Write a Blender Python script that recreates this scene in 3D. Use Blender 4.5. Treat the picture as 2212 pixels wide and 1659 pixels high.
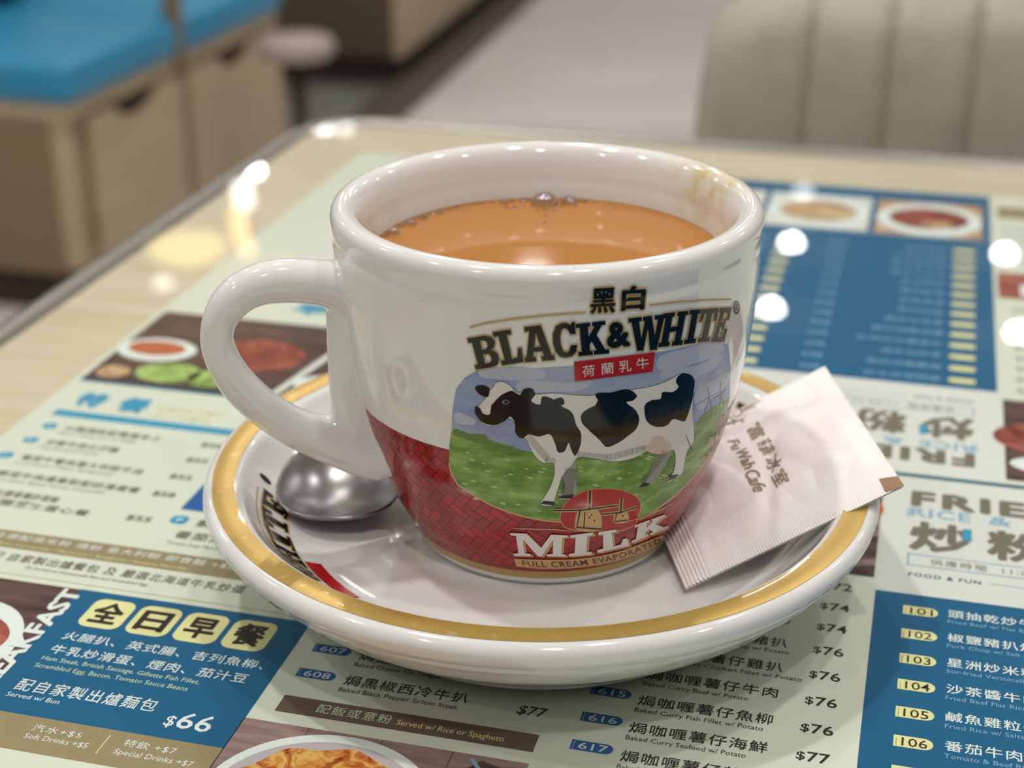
import bpy, bmesh, math, random
from mathutils import Vector, Matrix
import numpy as np
random.seed(7)
D = bpy.data
sc = bpy.context.scene
COL = sc.collection
for o in list(D.objects): D.objects.remove(o)

# ------------------------------------------------------------------ camera
F, PITCH, ROLL, HC, PSI = 3419.165, 0.420951, -0.003834, 0.183431, -0.260637
W2, H2 = 1106.0, 829.5
cp, sp = math.cos(PITCH), math.sin(PITCH)
fwd = Vector((0, cp, -sp)); up0 = Vector((0, sp, cp)); rt0 = Vector((1, 0, 0))
rt = math.cos(ROLL) * rt0 + math.sin(ROLL) * up0
up = -math.sin(ROLL) * rt0 + math.cos(ROLL) * up0
EYE = Vector((0, 0, HC))
cam_d = D.cameras.new('camera'); cam = D.objects.new('camera', cam_d); COL.objects.link(cam)
cam_d.sensor_width = 36; cam_d.lens = F / 2212 * 36
cam_d.clip_start = 0.01; cam_d.clip_end = 60
cam.matrix_world = Matrix(((rt.x, up.x, -fwd.x, 0), (rt.y, up.y, -fwd.y, 0), (rt.z, up.z, -fwd.z, HC), (0, 0, 0, 1)))
cam_d.dof.use_dof = True
cam_d.dof.focus_distance = 0.305
cam_d.dof.aperture_fstop = 13.5
sc.camera = cam

# ------------------------------------------------------------------ light / exposure
sc.view_settings.view_transform = 'Standard'; sc.view_settings.look = 'None'
sc.view_settings.gamma = 1; sc.view_settings.use_curve_mapping = False
sc.view_settings.exposure = 0.0
sc.cycles.use_denoising = True
sc.cycles.max_bounces = 10
sc.cycles.transparent_max_bounces = 12
sc.cycles.sample_clamp_indirect = 6
wd = D.worlds.new('room_light'); sc.world = wd; wd.use_nodes = True
wd.node_tree.nodes['Background'].inputs[0].default_value = (1.0, 0.985, 0.955, 1)
wd.node_tree.nodes['Background'].inputs[1].default_value = 0.22
LAMP = 355.0          # emission of a near downlight

# ------------------------------------------------------------------ rays: pixel of the 2212x1659 photograph -> point on a real surface
def ray(px, py):
    return fwd + rt * ((px - W2) / F) - up * ((py - H2) / F)
def at_z(px, py, z):
    d = ray(px, py); return EYE + d * ((z - HC) / d.z)
def uv(px, py, z=-0.002):
    P = at_z(px, py, z); c, s = math.cos(PSI), math.sin(PSI)
    return (c * P.x + s * P.y, -s * P.x + c * P.y)
def wxy(u, v):
    c, s = math.cos(PSI), math.sin(PSI); return (c * u - s * v, s * u + c * v)

# ------------------------------------------------------------------ materials
def lin(r, g, b):
    f = lambda x: (x / 255) / 12.92 if x / 255 <= .04045 else ((x / 255 + .055) / 1.055) ** 2.4
    return (f(r), f(g), f(b), 1)
MATS = {}
def mat(name, col, rough=.5, metal=0, coat=0, spec=.5, em=None, ems=0):
    if name in MATS: return MATS[name]
    m = D.materials.new(name); m.use_nodes = True; b = m.node_tree.nodes['Principled BSDF']
    b.inputs['Base Color'].default_value = col; b.inputs['Roughness'].default_value = rough
    b.inputs['Metallic'].default_value = metal; b.inputs['Coat Weight'].default_value = coat
    b.inputs['Coat Roughness'].default_value = .02; b.inputs['Specular IOR Level'].default_value = spec
    if em: b.inputs['Emission Color'].default_value = em; b.inputs['Emission Strength'].default_value = ems
    MATS[name] = m; return m
def nd(m, t, **k):
    n = m.node_tree.nodes.new(t)
    for a, v in k.items():
        if a in n.inputs: n.inputs[a].default_value = v
        else: setattr(n, a, v)
    return n
def lk(m, a, b): m.node_tree.links.new(a, b)
def noise_mix(m, stops, scale, detail=4, stretch=(1, 1, 1), coord='Object', kind='noise', bump=0, rough=.55, dist=0):
    b = m.node_tree.nodes['Principled BSDF']
    tc = nd(m, 'ShaderNodeTexCoord'); mp = nd(m, 'ShaderNodeMapping'); mp.inputs['Scale'].default_value = stretch
    lk(m, tc.outputs[coord], mp.inputs[0])
    if kind == 'noise':
        t = nd(m, 'ShaderNodeTexNoise'); t.inputs['Detail'].default_value = detail; t.inputs['Roughness'].default_value = rough
        t.inputs['Distortion'].default_value = dist; out = t.outputs[0]
    else:
        t = nd(m, 'ShaderNodeTexVoronoi'); out = t.outputs['Distance']
    t.inputs['Scale'].default_value = scale
    lk(m, mp.outputs[0], t.inputs['Vector'])
    r = nd(m, 'ShaderNodeValToRGB'); el = r.color_ramp.elements
    while len(el) < len(stops): el.new(.5)
    for e, (p, c) in zip(el, stops): e.position = p; e.color = c
    lk(m, out, r.inputs[0]); lk(m, r.outputs[0], b.inputs['Base Color'])
    if bump:
        bm_ = nd(m, 'ShaderNodeBump'); bm_.inputs['Strength'].default_value = bump; bm_.inputs['Distance'].default_value = .001
        lk(m, out, bm_.inputs['Height']); lk(m, bm_.outputs[0], b.inputs['Normal'])
    return r

# white glazed porcelain with tiny grey specks and hairline wear
def porcelain(name, base):
    m = mat(name, base, rough=.10, coat=.6)
    noise_mix(m, [(0, lin(132, 134, 138)), (.215, lin(190, 190, 188)), (.25, base), (1, base)], 700, 2, (1, 1, 1), rough=.5)
    return m
porc = porcelain('white_porcelain', (.80, .79, .765, 1))
gold = mat('gold_luster', lin(198, 163, 82), rough=.30, metal=.5, coat=.3)
noise_mix(gold, [(0, lin(236, 222, 190)), (.30, lin(222, 192, 124)), (.40, lin(206, 170, 90)), (1, lin(214, 180, 100))], 260, 6, (1, 1, 1))
tea_m = mat('milk_tea', lin(178, 118, 54), rough=.05, spec=.45)
steel = mat('brushed_steel', (.30, .285, .285, 1), rough=.26, metal=1)
noise_mix(steel, [(0, (.16, .15, .15, 1)), (1, (.40, .38, .375, 1))], 160, 5, (1, 1, 1))
lam = mat('pale_wood_laminate', lin(205, 188, 158), rough=.35)
noise_mix(lam, [(0.25, lin(196, 178, 148)), (.5, lin(210, 195, 168)), (.8, lin(220, 207, 184))], 10, 6, (1, 14, 1))
edge_m = mat('grey_edge_metal', lin(138, 134, 126), rough=.3, metal=.6)
bub = D.materials.new('bubble_film'); bub.use_nodes = True
nt = bub.node_tree; nt.nodes.clear()
o_ = nt.nodes.new('ShaderNodeOutputMaterial'); mx = nt.nodes.new('ShaderNodeMixShader'); tr = nt.nodes.new('ShaderNodeBsdfTransparent')
gl = nt.nodes.new('ShaderNodeBsdfGlossy'); gl.inputs['Roughness'].default_value = .02; lw = nt.nodes.new('ShaderNodeLayerWeight'); lw.inputs[0].default_value = .35
tr.inputs[0].default_value = (.84, .80, .76, 1)
mr = nt.nodes.new('ShaderNodeMath'); mr.operation = 'MULTIPLY_ADD'; mr.inputs[1].default_value = .65; mr.inputs[2].default_value = .14
nt.links.new(lw.outputs['Facing'], mr.inputs[0]); nt.links.new(mr.outputs[0], mx.inputs[0]); nt.links.new(tr.outputs[0], mx.inputs[1]); nt.links.new(gl.outputs[0], mx.inputs[2]); nt.links.new(mx.outputs[0], o_.inputs[0])
glass = D.materials.new('table_glass'); glass.use_nodes = True
nt = glass.node_tree; nt.nodes.clear()
o_ = nt.nodes.new('ShaderNodeOutputMaterial'); mx = nt.nodes.new('ShaderNodeMixShader'); tr = nt.nodes.new('ShaderNodeBsdfTransparent')
gl = nt.nodes.new('ShaderNodeBsdfGlossy'); gl.inputs['Roughness'].default_value = .015; fr = nt.nodes.new('ShaderNodeFresnel'); fr.inputs[0].default_value = 1.40
tr.inputs[0].default_value = (.985, .995, .985, 1)
geo = nt.nodes.new('ShaderNodeNewGeometry'); inv = nt.nodes.new('ShaderNodeMath'); inv.operation = 'SUBTRACT'; inv.inputs[0].default_value = 1; mulg = nt.nodes.new('ShaderNodeMath'); mulg.operation = 'MULTIPLY'
nt.links.new(geo.outputs['Backfacing'], inv.inputs[1]); nt.links.new(inv.outputs[0], mulg.inputs[0]); nt.links.new(fr.outputs[0], mulg.inputs[1])     # one reflection per sheet, no total reflection inside it
nt.links.new(mulg.outputs[0], mx.inputs[0]); nt.links.new(tr.outputs[0], mx.inputs[1]); nt.links.new(gl.outputs[0], mx.inputs[2]); nt.links.new(mx.outputs[0], o_.inputs[0])

# ------------------------------------------------------------------ object helpers
def obj(name, data, parent=None, m=None, loc=None):
    o = D.objects.new(name, data); COL.objects.link(o)
    if parent is not None: o.parent = parent
    if m is not None:
        for mm in (m if isinstance(m, list) else [m]): data.materials.append(mm)
    if loc is not None: o.location = loc
    return o
def tag(o, label=None, cat=None, group=None, kind=None):
    if label: o['label'] = label
    if cat: o['category'] = cat
    if group: o['group'] = group
    if kind: o['kind'] = kind
    return o
def empty(name, loc=(0, 0, 0), rz=0):
    o = D.objects.new(name, None); COL.objects.link(o); o.location = loc; o.rotation_euler = (0, 0, rz); return o
def me(verts, faces, smooth=False, mi=None):
    m = D.meshes.new('m'); m.from_pydata([tuple(v) for v in verts], [], faces); m.update()
    if smooth: m.polygons.foreach_set('use_smooth', [True] * len(m.polygons))
    if mi is not None: m.polygons.foreach_set('material_index', mi)
    return m
def cub(xs, ys, n):
    """smooth resample of a polyline parametrised by chord length (Catmull-Rom)"""
    P = np.array(list(zip(xs, ys)) if ys is not None else xs, float)
    t = np.concatenate([[0], np.cumsum(np.linalg.norm(np.diff(P, axis=0), axis=1))])
    m = np.stack([np.gradient(P[:, k], t) for k in range(P.shape[1])], 1)
    q = np.linspace(0, t[-1], n); i = np.clip(np.searchsorted(t, q) - 1, 0, len(t) - 2)
    h = (t[i + 1] - t[i])[:, None]; s = ((q - t[i]) / h[:, 0])[:, None]
    return (2 * s**3 - 3 * s**2 + 1) * P[i] + (s**3 - 2 * s**2 + s) * h * m[i] + (-2 * s**3 + 3 * s**2) * P[i + 1] + (s**3 - s**2) * h * m[i + 1]
def lathe(prof, seg=160, a0=0, a1=2 * math.pi, mi=None):
    prof = [tuple(p) for p in prof]; n = len(prof); full = abs(a1 - a0 - 2 * math.pi) < 1e-6
    cols = seg if full else seg + 1
    V = [(r * math.cos(a0 + (a1 - a0) * k / seg), r * math.sin(a0 + (a1 - a0) * k / seg), z) for k in range(cols) for r, z in prof]
    Fs = []; M = []
    for k in range(seg):
        k2 = (k + 1) % cols
        for i in range(n - 1):
            a, b, c, d = k * n + i, k2 * n + i, k2 * n + i + 1, k * n + i + 1
            if prof[i][0] < 1e-7: Fs.append((a, c, d))
            elif prof[i + 1][0] < 1e-7: Fs.append((a, b, c))
            else: Fs.append((a, b, c, d))
            M.append(mi[i] if mi else 0)
    m = me(V, Fs, True, M)
    bm = bmesh.new(); bm.from_mesh(m); bmesh.ops.remove_doubles(bm, verts=bm.verts, dist=1e-7); bmesh.ops.recalc_face_normals(bm, faces=bm.faces); bm.to_mesh(m); bm.free()
    return m
def box(cx, cy, cz, sx, sy, sz, bev=0, seg=3, rz=0):
    bm = bmesh.new(); bmesh.ops.create_cube(bm, size=1)
    for v in bm.verts: v.co = Vector((v.co.x * sx, v.co.y * sy, v.co.z * sz))
    if bev: bmesh.ops.bevel(bm, geom=bm.edges[:], offset=bev, segments=seg, profile=.5, affect='EDGES')
    bmesh.ops.rotate(bm, verts=bm.verts, matrix=Matrix.Rotation(rz, 3, 'Z')); bmesh.ops.translate(bm, verts=bm.verts, vec=(cx, cy, cz))
    m = D.meshes.new('m'); bm.to_mesh(m); bm.free()
    if bev: m.polygons.foreach_set('use_smooth', [True] * len(m.polygons))
    return m
def prism(poly, z0, z1, bev=0):
    bm = bmesh.new(); vs = [bm.verts.new((x, y, z0)) for x, y in poly]; f = bm.faces.new(vs)
    r = bmesh.ops.extrude_face_region(bm, geom=[f]); bmesh.ops.translate(bm, verts=[g for g in r['geom'] if isinstance(g, bmesh.types.BMVert)], vec=(0, 0, z1 - z0))
    if bev: bmesh.ops.bevel(bm, geom=[e for e in bm.edges if abs(e.verts[0].co.z - e.verts[1].co.z) < 1e-6], offset=bev, segments=3, affect='EDGES')
    bmesh.ops.recalc_face_normals(bm, faces=bm.faces)
    m = D.meshes.new('m'); bm.to_mesh(m); bm.free(); return m
def tube(path, rad, seg=24, ref=Vector((0, 0, 1)), cap=True):
    """path: points; rad: (ra, rb) per point; section axis a along `ref`-ish side"""
    n = len(path); V = []; Fs = []
    for i, p in enumerate(path):
        t = (path[min(i + 1, n - 1)] - path[max(i - 1, 0)]).normalized()
        b = ref.cross(t)
        b = b.normalized() if b.length > 1e-6 else Vector((1, 0, 0)); a = t.cross(b).normalized()
        for k in range(seg):
            w = 2 * math.pi * k / seg; V.append(p + a * rad[i][0] * math.cos(w) + b * rad[i][1] * math.sin(w))
    for i in range(n - 1):
        for k in range(seg):
            k2 = (k + 1) % seg; Fs.append((i * seg + k, i * seg + k2, (i + 1) * seg + k2, (i + 1) * seg + k))
    if cap: Fs.append(tuple(range(seg - 1, -1, -1))); Fs.append(tuple((n - 1) * seg + k for k in range(seg)))
    return me(V, Fs, True)

# ------------------------------------------------------------------ flat print: filled 2D outlines -> (verts, faces)
def fill2d(loops, offset=0, smooth=False):
    c = D.curves.new('c', 'CURVE'); c.dimensions = '2D'; c.fill_mode = 'BOTH'; c.offset = offset
    for L in loops:
        if smooth:
            s = c.splines.new('BEZIER'); s.bezier_points.add(len(L) - 1); s.resolution_u = 4
            for p, (x, y) in zip(s.bezier_points, L): p.co = (x, y, 0); p.handle_left_type = p.handle_right_type = 'AUTO'
        else:
            s = c.splines.new('POLY'); s.points.add(len(L) - 1)
            for p, (x, y) in zip(s.points, L): p.co = (x, y, 0, 1)
        s.use_cyclic_u = True
    o = D.objects.new('t', c); m = o.to_mesh()
    V = [(v.co.x, v.co.y) for v in m.vertices]; Fs = [tuple(p.vertices) for p in m.polygons]
    o.to_mesh_clear(); D.objects.remove(o); D.curves.remove(c); return V, Fs
TXT = {}
NCOPY = [1]                       # number of stacked copies in the last text outline
def text2d(body, bold=0, space=1.0, shear=0, res=2):
    k = (body, bold, space, shear)
    if k in TXT: NCOPY[0] = TXT[k][2]; return TXT[k][:2]
    if bold and (bold > .025 or any(ord(ch) > 0x2E80 for ch in body)):      # heavier weight: the outline repeated with small shifts
        V, Fs = text2d(body, 0, space, shear, res); VV = []; FF = []; b = bold * 1.0
        n = 8 if bold > .03 else 4
        for dx, dy in [(0, 0)] + [(b * math.cos(2 * math.pi * (i + .5) / n), b * math.sin(2 * math.pi * (i + .5) / n)) for i in range(n)]:
            o = len(VV); VV += [(x + dx, y + dy) for x, y in V]; FF += [tuple(i + o for i in f) for f in Fs]
        TXT[k] = (VV, FF, n + 1); NCOPY[0] = n + 1; return VV, FF
    c = D.curves.new('t', 'FONT'); c.body = body; c.offset = bold; c.space_character = space; c.shear = shear; c.resolution_u = res
    o = D.objects.new('t', c); m = o.to_mesh()
    V = [(v.co.x, v.co.y) for v in m.vertices]; Fs = [tuple(p.vertices) for p in m.polygons]
    o.to_mesh_clear(); D.objects.remove(o); D.curves.remove(c)
    TXT[k] = (V, Fs, 1); NCOPY[0] = 1; return V, Fs
def stroke(pts, w, taper=False):
    n = len(pts); Lf = []; Rt = []
    for i, p in enumerate(pts):
        a = pts[max(i - 1, 0)]; b = pts[min(i + 1, n - 1)]; dx, dy = b[0] - a[0], b[1] - a[1]; l = math.hypot(dx, dy) or 1
        ww = w / 2 * (math.sin(math.pi * (i + .35) / (n - .3)) ** .6 if taper else 1); Lf.append((p[0] - dy / l * ww, p[1] + dx / l * ww)); Rt.append((p[0] + dy / l * ww, p[1] - dx / l * ww))
    V = Lf + Rt; return V, [(i, i + 1, n + i + 1, n + i) for i in range(n - 1)]
def ellipse(cx, cy, a, b, n=32): return [(cx + a * math.cos(2 * math.pi * k / n), cy + b * math.sin(2 * math.pi * k / n)) for k in range(n)]
def rrect(x0, y0, x1, y1, r, n=5):
    P = []
    for cx, cy, s in ((x1 - r, y1 - r, 0), (x0 + r, y1 - r, 90), (x0 + r, y0 + r, 180), (x1 - r, y0 + r, 270)):
        for k in range(n + 1):
            a = math.radians(s + 90 * k / n); P.append((cx + r * math.cos(a), cy + r * math.sin(a)))
    return P
class Layers:
    """collects flat print per (part name, material) and builds one mesh for each"""
    def __init__(s): s.d = {}
    def add(s, part, m, VF, z, nc=1):
        e = s.d.setdefault((part, m.name), ([], [], m)); b = len(e[0]); V, Fs = VF
        per = max(1, len(V) // nc); e[0].extend([(x, y, z + 2e-6 * (i // per)) for i, (x, y) in enumerate(V)]); e[1].extend([tuple(i + b for i in f) for f in Fs])
    def build(s, parent, fn=None, grid=0):
        out = []
        for (part, _), (V, Fs, m) in s.d.items():
            M = me(V, Fs)
            if grid:
                bm = bmesh.new(); bm.from_mesh(M)
                for ax in (0, 1):
                    lo = min(v.co[ax] for v in bm.verts); hi = max(v.co[ax] for v in bm.verts)
                    k = math.floor(lo / grid) + 1
                    while k * grid < hi:
                        co = [0, 0, 0]; no = [0, 0, 0]; co[ax] = k * grid; no[ax] = 1
                        bmesh.ops.bisect_plane(bm, geom=bm.verts[:] + bm.edges[:] + bm.faces[:], plane_co=co, plane_no=no, dist=1e-7); k += 1
                bm.to_mesh(M); bm.free()
            if fn:
                for v in M.vertices: v.co = fn(v.co.x, v.co.y, v.co.z)
                M.update()
            out.append(obj(part, M, parent, m))
        return out

# ================================================================== STRUCTURE
floor_m = mat('lilac_grey_floor', lin(190, 182, 178), rough=.4)
noise_mix(floor_m, [(.3, lin(202, 195, 191)), (.7, lin(222, 215, 211))], 1.2, 3, (1, 3, 1))
tag(obj('floor', box(0, 4, -.83, 14, 14, .1), None, floor_m), 'lilac grey stone floor of the aisle behind the table', kind='structure')
ceil_m = mat('ceiling_white', lin(235, 232, 225), rough=.9)
tag(obj('ceiling', box(0, 3, 1.975, 14, 14, .05), None, ceil_m), kind='structure')
dark_m = mat('dark_brown_strip', lin(82, 72, 64), rough=.5)
a = at_z(820, 262, -.78); b = at_z(1120, 0, -.78)
dv = (b - a); L = dv.length; mid = a + dv * .9
tag(obj('trim_1', box(mid.x, mid.y, -.765, .10, L * 2.4, .03, 0, rz=math.atan2(dv.y, dv.x) - math.pi / 2), None, dark_m), 'dark brown strip dividing the aisle floor', kind='structure')
gr_m = mat('grey_green_floor', lin(128, 128, 118), rough=.35)
noise_mix(gr_m, [(.3, lin(96, 96, 90)), (.7, lin(150, 152, 142))], 5, 2, (1, 4, 1))
n_ = Vector((-dv.y, dv.x, 0)).normalized()
c_ = mid + n_ * 1.25
tag(obj('floor_inlay', box(c_.x, c_.y, -.778, 2.4, L * 2.4, .006, 0, rz=math.atan2(dv.y, dv.x) - math.pi / 2), None, gr_m), 'grey green floor under the bench seats', kind='structure')

# ================================================================== LAMPS in the ceiling
white_trim = mat('lamp_trim', lin(240, 240, 236), rough=.4)
def downlight(x, y, r, e, col, label, group, proto={}, drop=.007):
    t = empty('downlight', (x, y, 1.95)); tag(t, label, 'lamp', group)
    obj('trim_ring', lathe([(r, -.012), (r * 1.25, -.012), (r * 1.3, 0), (r, 0), (r, -.012)], 32), t, white_trim)
    key = (round(e, 2), col)
    if key not in proto: proto[key] = mat('lamp_glow_%d' % len(proto), (1, 1, 1, 1), em=col, ems=e)
    obj('diffuser', lathe([(0, -drop), (r * .5, -drop * .9), (r * .85, -drop * .55), (r, -.002)], 32), t, proto[key])
warmw = (1, .985, .955, 1)
near = [(-.55, .55, 1.7), (.35, .15, 1.0), (-.1, 1.5, 1.1), (1.0, .9, .8), (-1.5, .1, .9), (.1, -.8, 1.2), (1.5, -.4, .7), (-1.2, 1.9, .9), (.7, 2.4, .9), (-.4, 3.1, .9),
        (-1.3, -1.1, .8), (2.1, 1.9, .8), (-2.3, 1.2, .8), (1.6, 3.6, .8), (-.3, 4.4, .9), (.5, 4.9, .9), (.1, 6.0, .9), (-2.6, 3.0, 1.0), (-3.0, 4.6, 1.0), (2.9, 3.0, .9)]  # later entries in this row are added, unseen, to brighten the floor behind
for x, y, k in near: downlight(x, y, .045, LAMP * k, warmw, 'unseen round recessed ceiling downlight above the tables', 'recessed downlights over the tables')
far = [(1710, 530), (1665, 672), (2170, 555), (2200, 725), (1735, 420), (550, 375), (354, 618), (210, 565), (700, 280), (745, 283)]
for i, (px, py) in enumerate(far):
    d = ray(px, py); h = at_z(px, py, 0); q = h + Vector((d.x, d.y, -d.z)) * (1.944 / -d.z)
    downlight(q.x, q.y, .038, (70, 70, 70, 70, 8, 60, 6, 45, 20, 8)[i], warmw, 'ceiling downlight mirrored in the table glass ' + ('on the blue panel, upper', 'on the blue panel, beside the cup', 'on the cream column, upper right', 'on the cream column, lower right', 'on the plate photos', 'at the white tube', 'above the cup handle at left', 'on the table edge at left', 'at the far left table corner', 'just right of the far left table corner')[i], 'recessed downlights far down the room', drop=.042)
# a warm pendant, a white tube and an orange curved neon: seen as reflections in the table glass
d = ray(405, 535); h = at_z(405, 535, 0); q = h + Vector((d.x, d.y, -d.z)) * (1.62 / -d.z)
t = empty('pendant_lamp', q); tag(t, 'warm yellow pendant lamp mirrored in the table glass left of the cup', 'lamp')
obj('lamp_shade', lathe([(.0, .06), (.05, .055), (.12, .02), (.135, -.01), (.12, -.02), (0, -.03)], 40), t, mat('pendant_glow', (1, .8, .4, 1), em=(1, .78, .30, 1), ems=3.2))
obj('cord', tube([Vector((0, 0, .05)), Vector((0, 0, 1.92 - q.z + .03))], [(.003, .003)] * 2, 8, Vector((1, 0, 0))), t, dark_m)
def refl(px, py, dist_t):
    d = ray(px, py); h = at_z(px, py, 0); return h + Vector((d.x, d.y, -d.z)) * dist_t
pts = [refl(x, y, 5.6) for x, y in [(512, 452), (516, 480), (518, 505), (528, 528), (540, 545)]]
tag(obj('neon_tube', tube(pts, [(.028, .028)] * 5, 12, Vector((0, 1, 0))), None, mat('neon_orange', (1, .6, .3, 1), em=(1, .55, .22, 1), ems=6.5)), 'curved orange neon tube mirrored in the table glass', 'neon tube')
pts = [refl(x, y, 5.6) for x, y in [(520, 395), (526, 425), (528, 442)]]
tag(obj('light_tube', tube(pts, [(.035, .035)] * 3, 12, Vector((0, 1, 0))), None, mat('tube_glow', (1, 1, 1, 1), em=(1, .93, .9, 1), ems=9)), 'short white light tube mirrored beside the orange neon', 'lamp')

# ================================================================== BENCH behind, left
wood_b = mat('bench_beige_wood', lin(186, 166, 136), rough=.5)
noise_mix(wood_b, [(.2, lin(176, 155, 125)), (.8, lin(194, 175, 146))], 6, 4, (1, 1, 8))
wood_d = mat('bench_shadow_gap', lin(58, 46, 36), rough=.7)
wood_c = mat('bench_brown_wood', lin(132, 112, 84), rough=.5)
blue_c = mat('blue_vinyl', lin(40, 140, 182), rough=.38)
p0 = Vector((-.69, 2.42, 0)); p1 = Vector((-.47, 3.17, 0)); ax = (p1 - p0).normalized(); ang = math.atan2(ax.y, ax.x)
bench = empty('booth_bench', (p0.x, p0.y, -.78), ang)       # local x runs away along the bench front, local y to the left (into the bench)
tag(bench, 'beige wooden bench with bright blue vinyl cushions and storage doors below', 'bench')
BL = (p1 - p0).length; DW = .43
obj('carcass', box(BL / 2, DW / 2 + .012, .21, BL, DW, .26, .004), bench, wood_b)
obj('shaded_end_panel', box(-.004, DW / 2 + .02, .20, .008, DW - .03, .25, .002), bench, wood_c)  # browner than the front: the shade on the end face is put into its colour
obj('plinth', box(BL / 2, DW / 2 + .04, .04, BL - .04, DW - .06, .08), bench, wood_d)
obj('top_rail', box(BL / 2, DW / 2 + .004, .345, BL + .01, DW + .012, .03, .004), bench, wood_b)
spl = .365
for s0, s1 in ((-.02, spl - .012), (spl + .012, BL + .01)):
    obj('cushion', box((s0 + s1) / 2, DW / 2 - .005, .392, s1 - s0, DW + .03, .068, .022, 5), bench, blue_c)
obj('divider_post', box(spl, .0, .50, .022, .03, .34, .005), bench, wood_c)
def door_panel(x0, x1, z0, z1, cut):
    nx = 26; xc = (x0 + x1) / 2; poly = [(x0, z0), (x1, z0), (x1, z1)]
    for k in range(nx + 1):
        s = k / nx; x = xc + .075 - .15 * s; poly.append((x, z1 - cut * (math.sin(math.pi * s) ** .55 if 0 < s < 1 else 0)))
    poly.append((x0, z1))
    m = prism(poly, 0, .016, .002)
    for v in m.vertices: x, y, z = v.co; v.co = (x, -z, y)
    m.flip_normals() if hasattr(m, 'flip_normals') else None
    return m
for x0, x1 in ((.045, spl - .018), (spl + .012, BL - .015)):
    dr = obj('door', door_panel(x0, x1, .085, .325, .028), bench, wood_b)
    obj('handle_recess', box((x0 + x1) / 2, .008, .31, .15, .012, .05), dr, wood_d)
obj('side_notice', box(-.013, .25, .22, .004, .11, .12, .001), bench, mat('grey_notice', lin(96, 104, 92), rough=.5))
obj('notice_frame', box(-.011, .25, .22, .003, .13, .14, .001), bench, mat('dark_frame', lin(40, 46, 38), rough=.5))
# dark jacket-like dark cushion top left
tag(obj('dark_bag', box(-1.06, 2.95, -.286, .34, .26, .12, .05, 5, .3), None, mat('black_cloth', lin(22, 24, 30), rough=.8)), 'dark cloth bag lying on the blue seat at the left', 'bag')
# far cabinet block
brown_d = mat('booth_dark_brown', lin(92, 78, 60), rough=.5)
cb = at_z(868, 196, -.78); dd_ = dv.normalized(); ab = math.atan2(dd_.y, dd_.x)
fb = empty('booth_bench', cb, ab); tag(fb, 'brown and beige wooden booth base further down the aisle', 'bench')
obj('front_panel', box(.85, .01, .30, 1.7, .02, .44, .004), fb, wood_b)
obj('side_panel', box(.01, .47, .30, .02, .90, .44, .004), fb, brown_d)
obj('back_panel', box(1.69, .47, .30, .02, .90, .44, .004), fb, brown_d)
obj('seat_board', box(.85, .46, .53, 1.7, .92, .02, .004), fb, brown_d)
obj('plinth', box(.85, .46, .04, 1.62, .84, .08), fb, wood_d)
# small pale foot / post block just right of the blue bench
q = at_z(640, 95, -.42)
stl = empty('round_stool', (q.x, q.y, -.78)); tag(stl, 'small pale round stool past the far end of the blue bench', 'stool')
obj('seat', lathe([(0, .335), (.055, .335), (.068, .345), (.07, .36), (.06, .372), (0, .375)], 40), stl, mat('stool_grey', lin(170, 156, 148), rough=.4))
obj('stem', lathe([(0, 0), (.06, 0), (.06, .008), (.015, .02), (.015, .335), (0, .335)], 24), stl, wood_d)

# ================================================================== CHAIR behind the table, right
leather = mat('olive_grey_leather', lin(170, 164, 148), rough=.48)
noise_mix(leather, [(.3, lin(164, 158, 142)), (.7, lin(176, 170, 154))], 40, 4, bump=.15)
VC = .86
def on_v(px, py, v):
    s, c = math.sin(PSI), math.cos(PSI); nrm = Vector((-s, c, 0)); d = ray(px, py); return EYE + d * ((v - nrm.dot(EYE)) / nrm.dot(d))
Lb = on_v(1492, 330, VC); ul = math.cos(PSI) * Lb.x + math.sin(PSI) * Lb.y
def chz(px, py):
    P = on_v(px, py, VC); return (math.cos(PSI) * P.x + math.sin(PSI) * P.y, P.z)
chair = empty('armchair', (*wxy(ul + .25, VC + .2), -.78), PSI)
tag(chair, 'olive grey leather chair with vertical stitched channels behind the table', 'chair')
seams = [chz(1742, 200)[0] - ul, chz(1915, 200)[0] - ul, chz(2100, 200)[0] - ul]
sp_ = seams[1] - seams[0]
edges = [0] + seams + [seams[2] + sp_ * (k + 1) for k in range(4)] + [seams[2] + sp_ * 4 + seams[0]]
top_l = [(chz(1490, 320)), (chz(1496, 220)), (chz(1508, 120)), (chz(1535, 50)), (chz(1590, 12)), (chz(1660, -8))]
CWD = edges[-1]
def topz(u):            # upper outline of the backrest
    us = [p[0] - ul for p in top_l[1:]]; zs = [p[1] for p in top_l[1:]]
    us[0] = 0
    u = min(u, CWD - u)
    return float(np.interp(u, us + [.2], zs + [zs[-1] + .008]))
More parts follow.
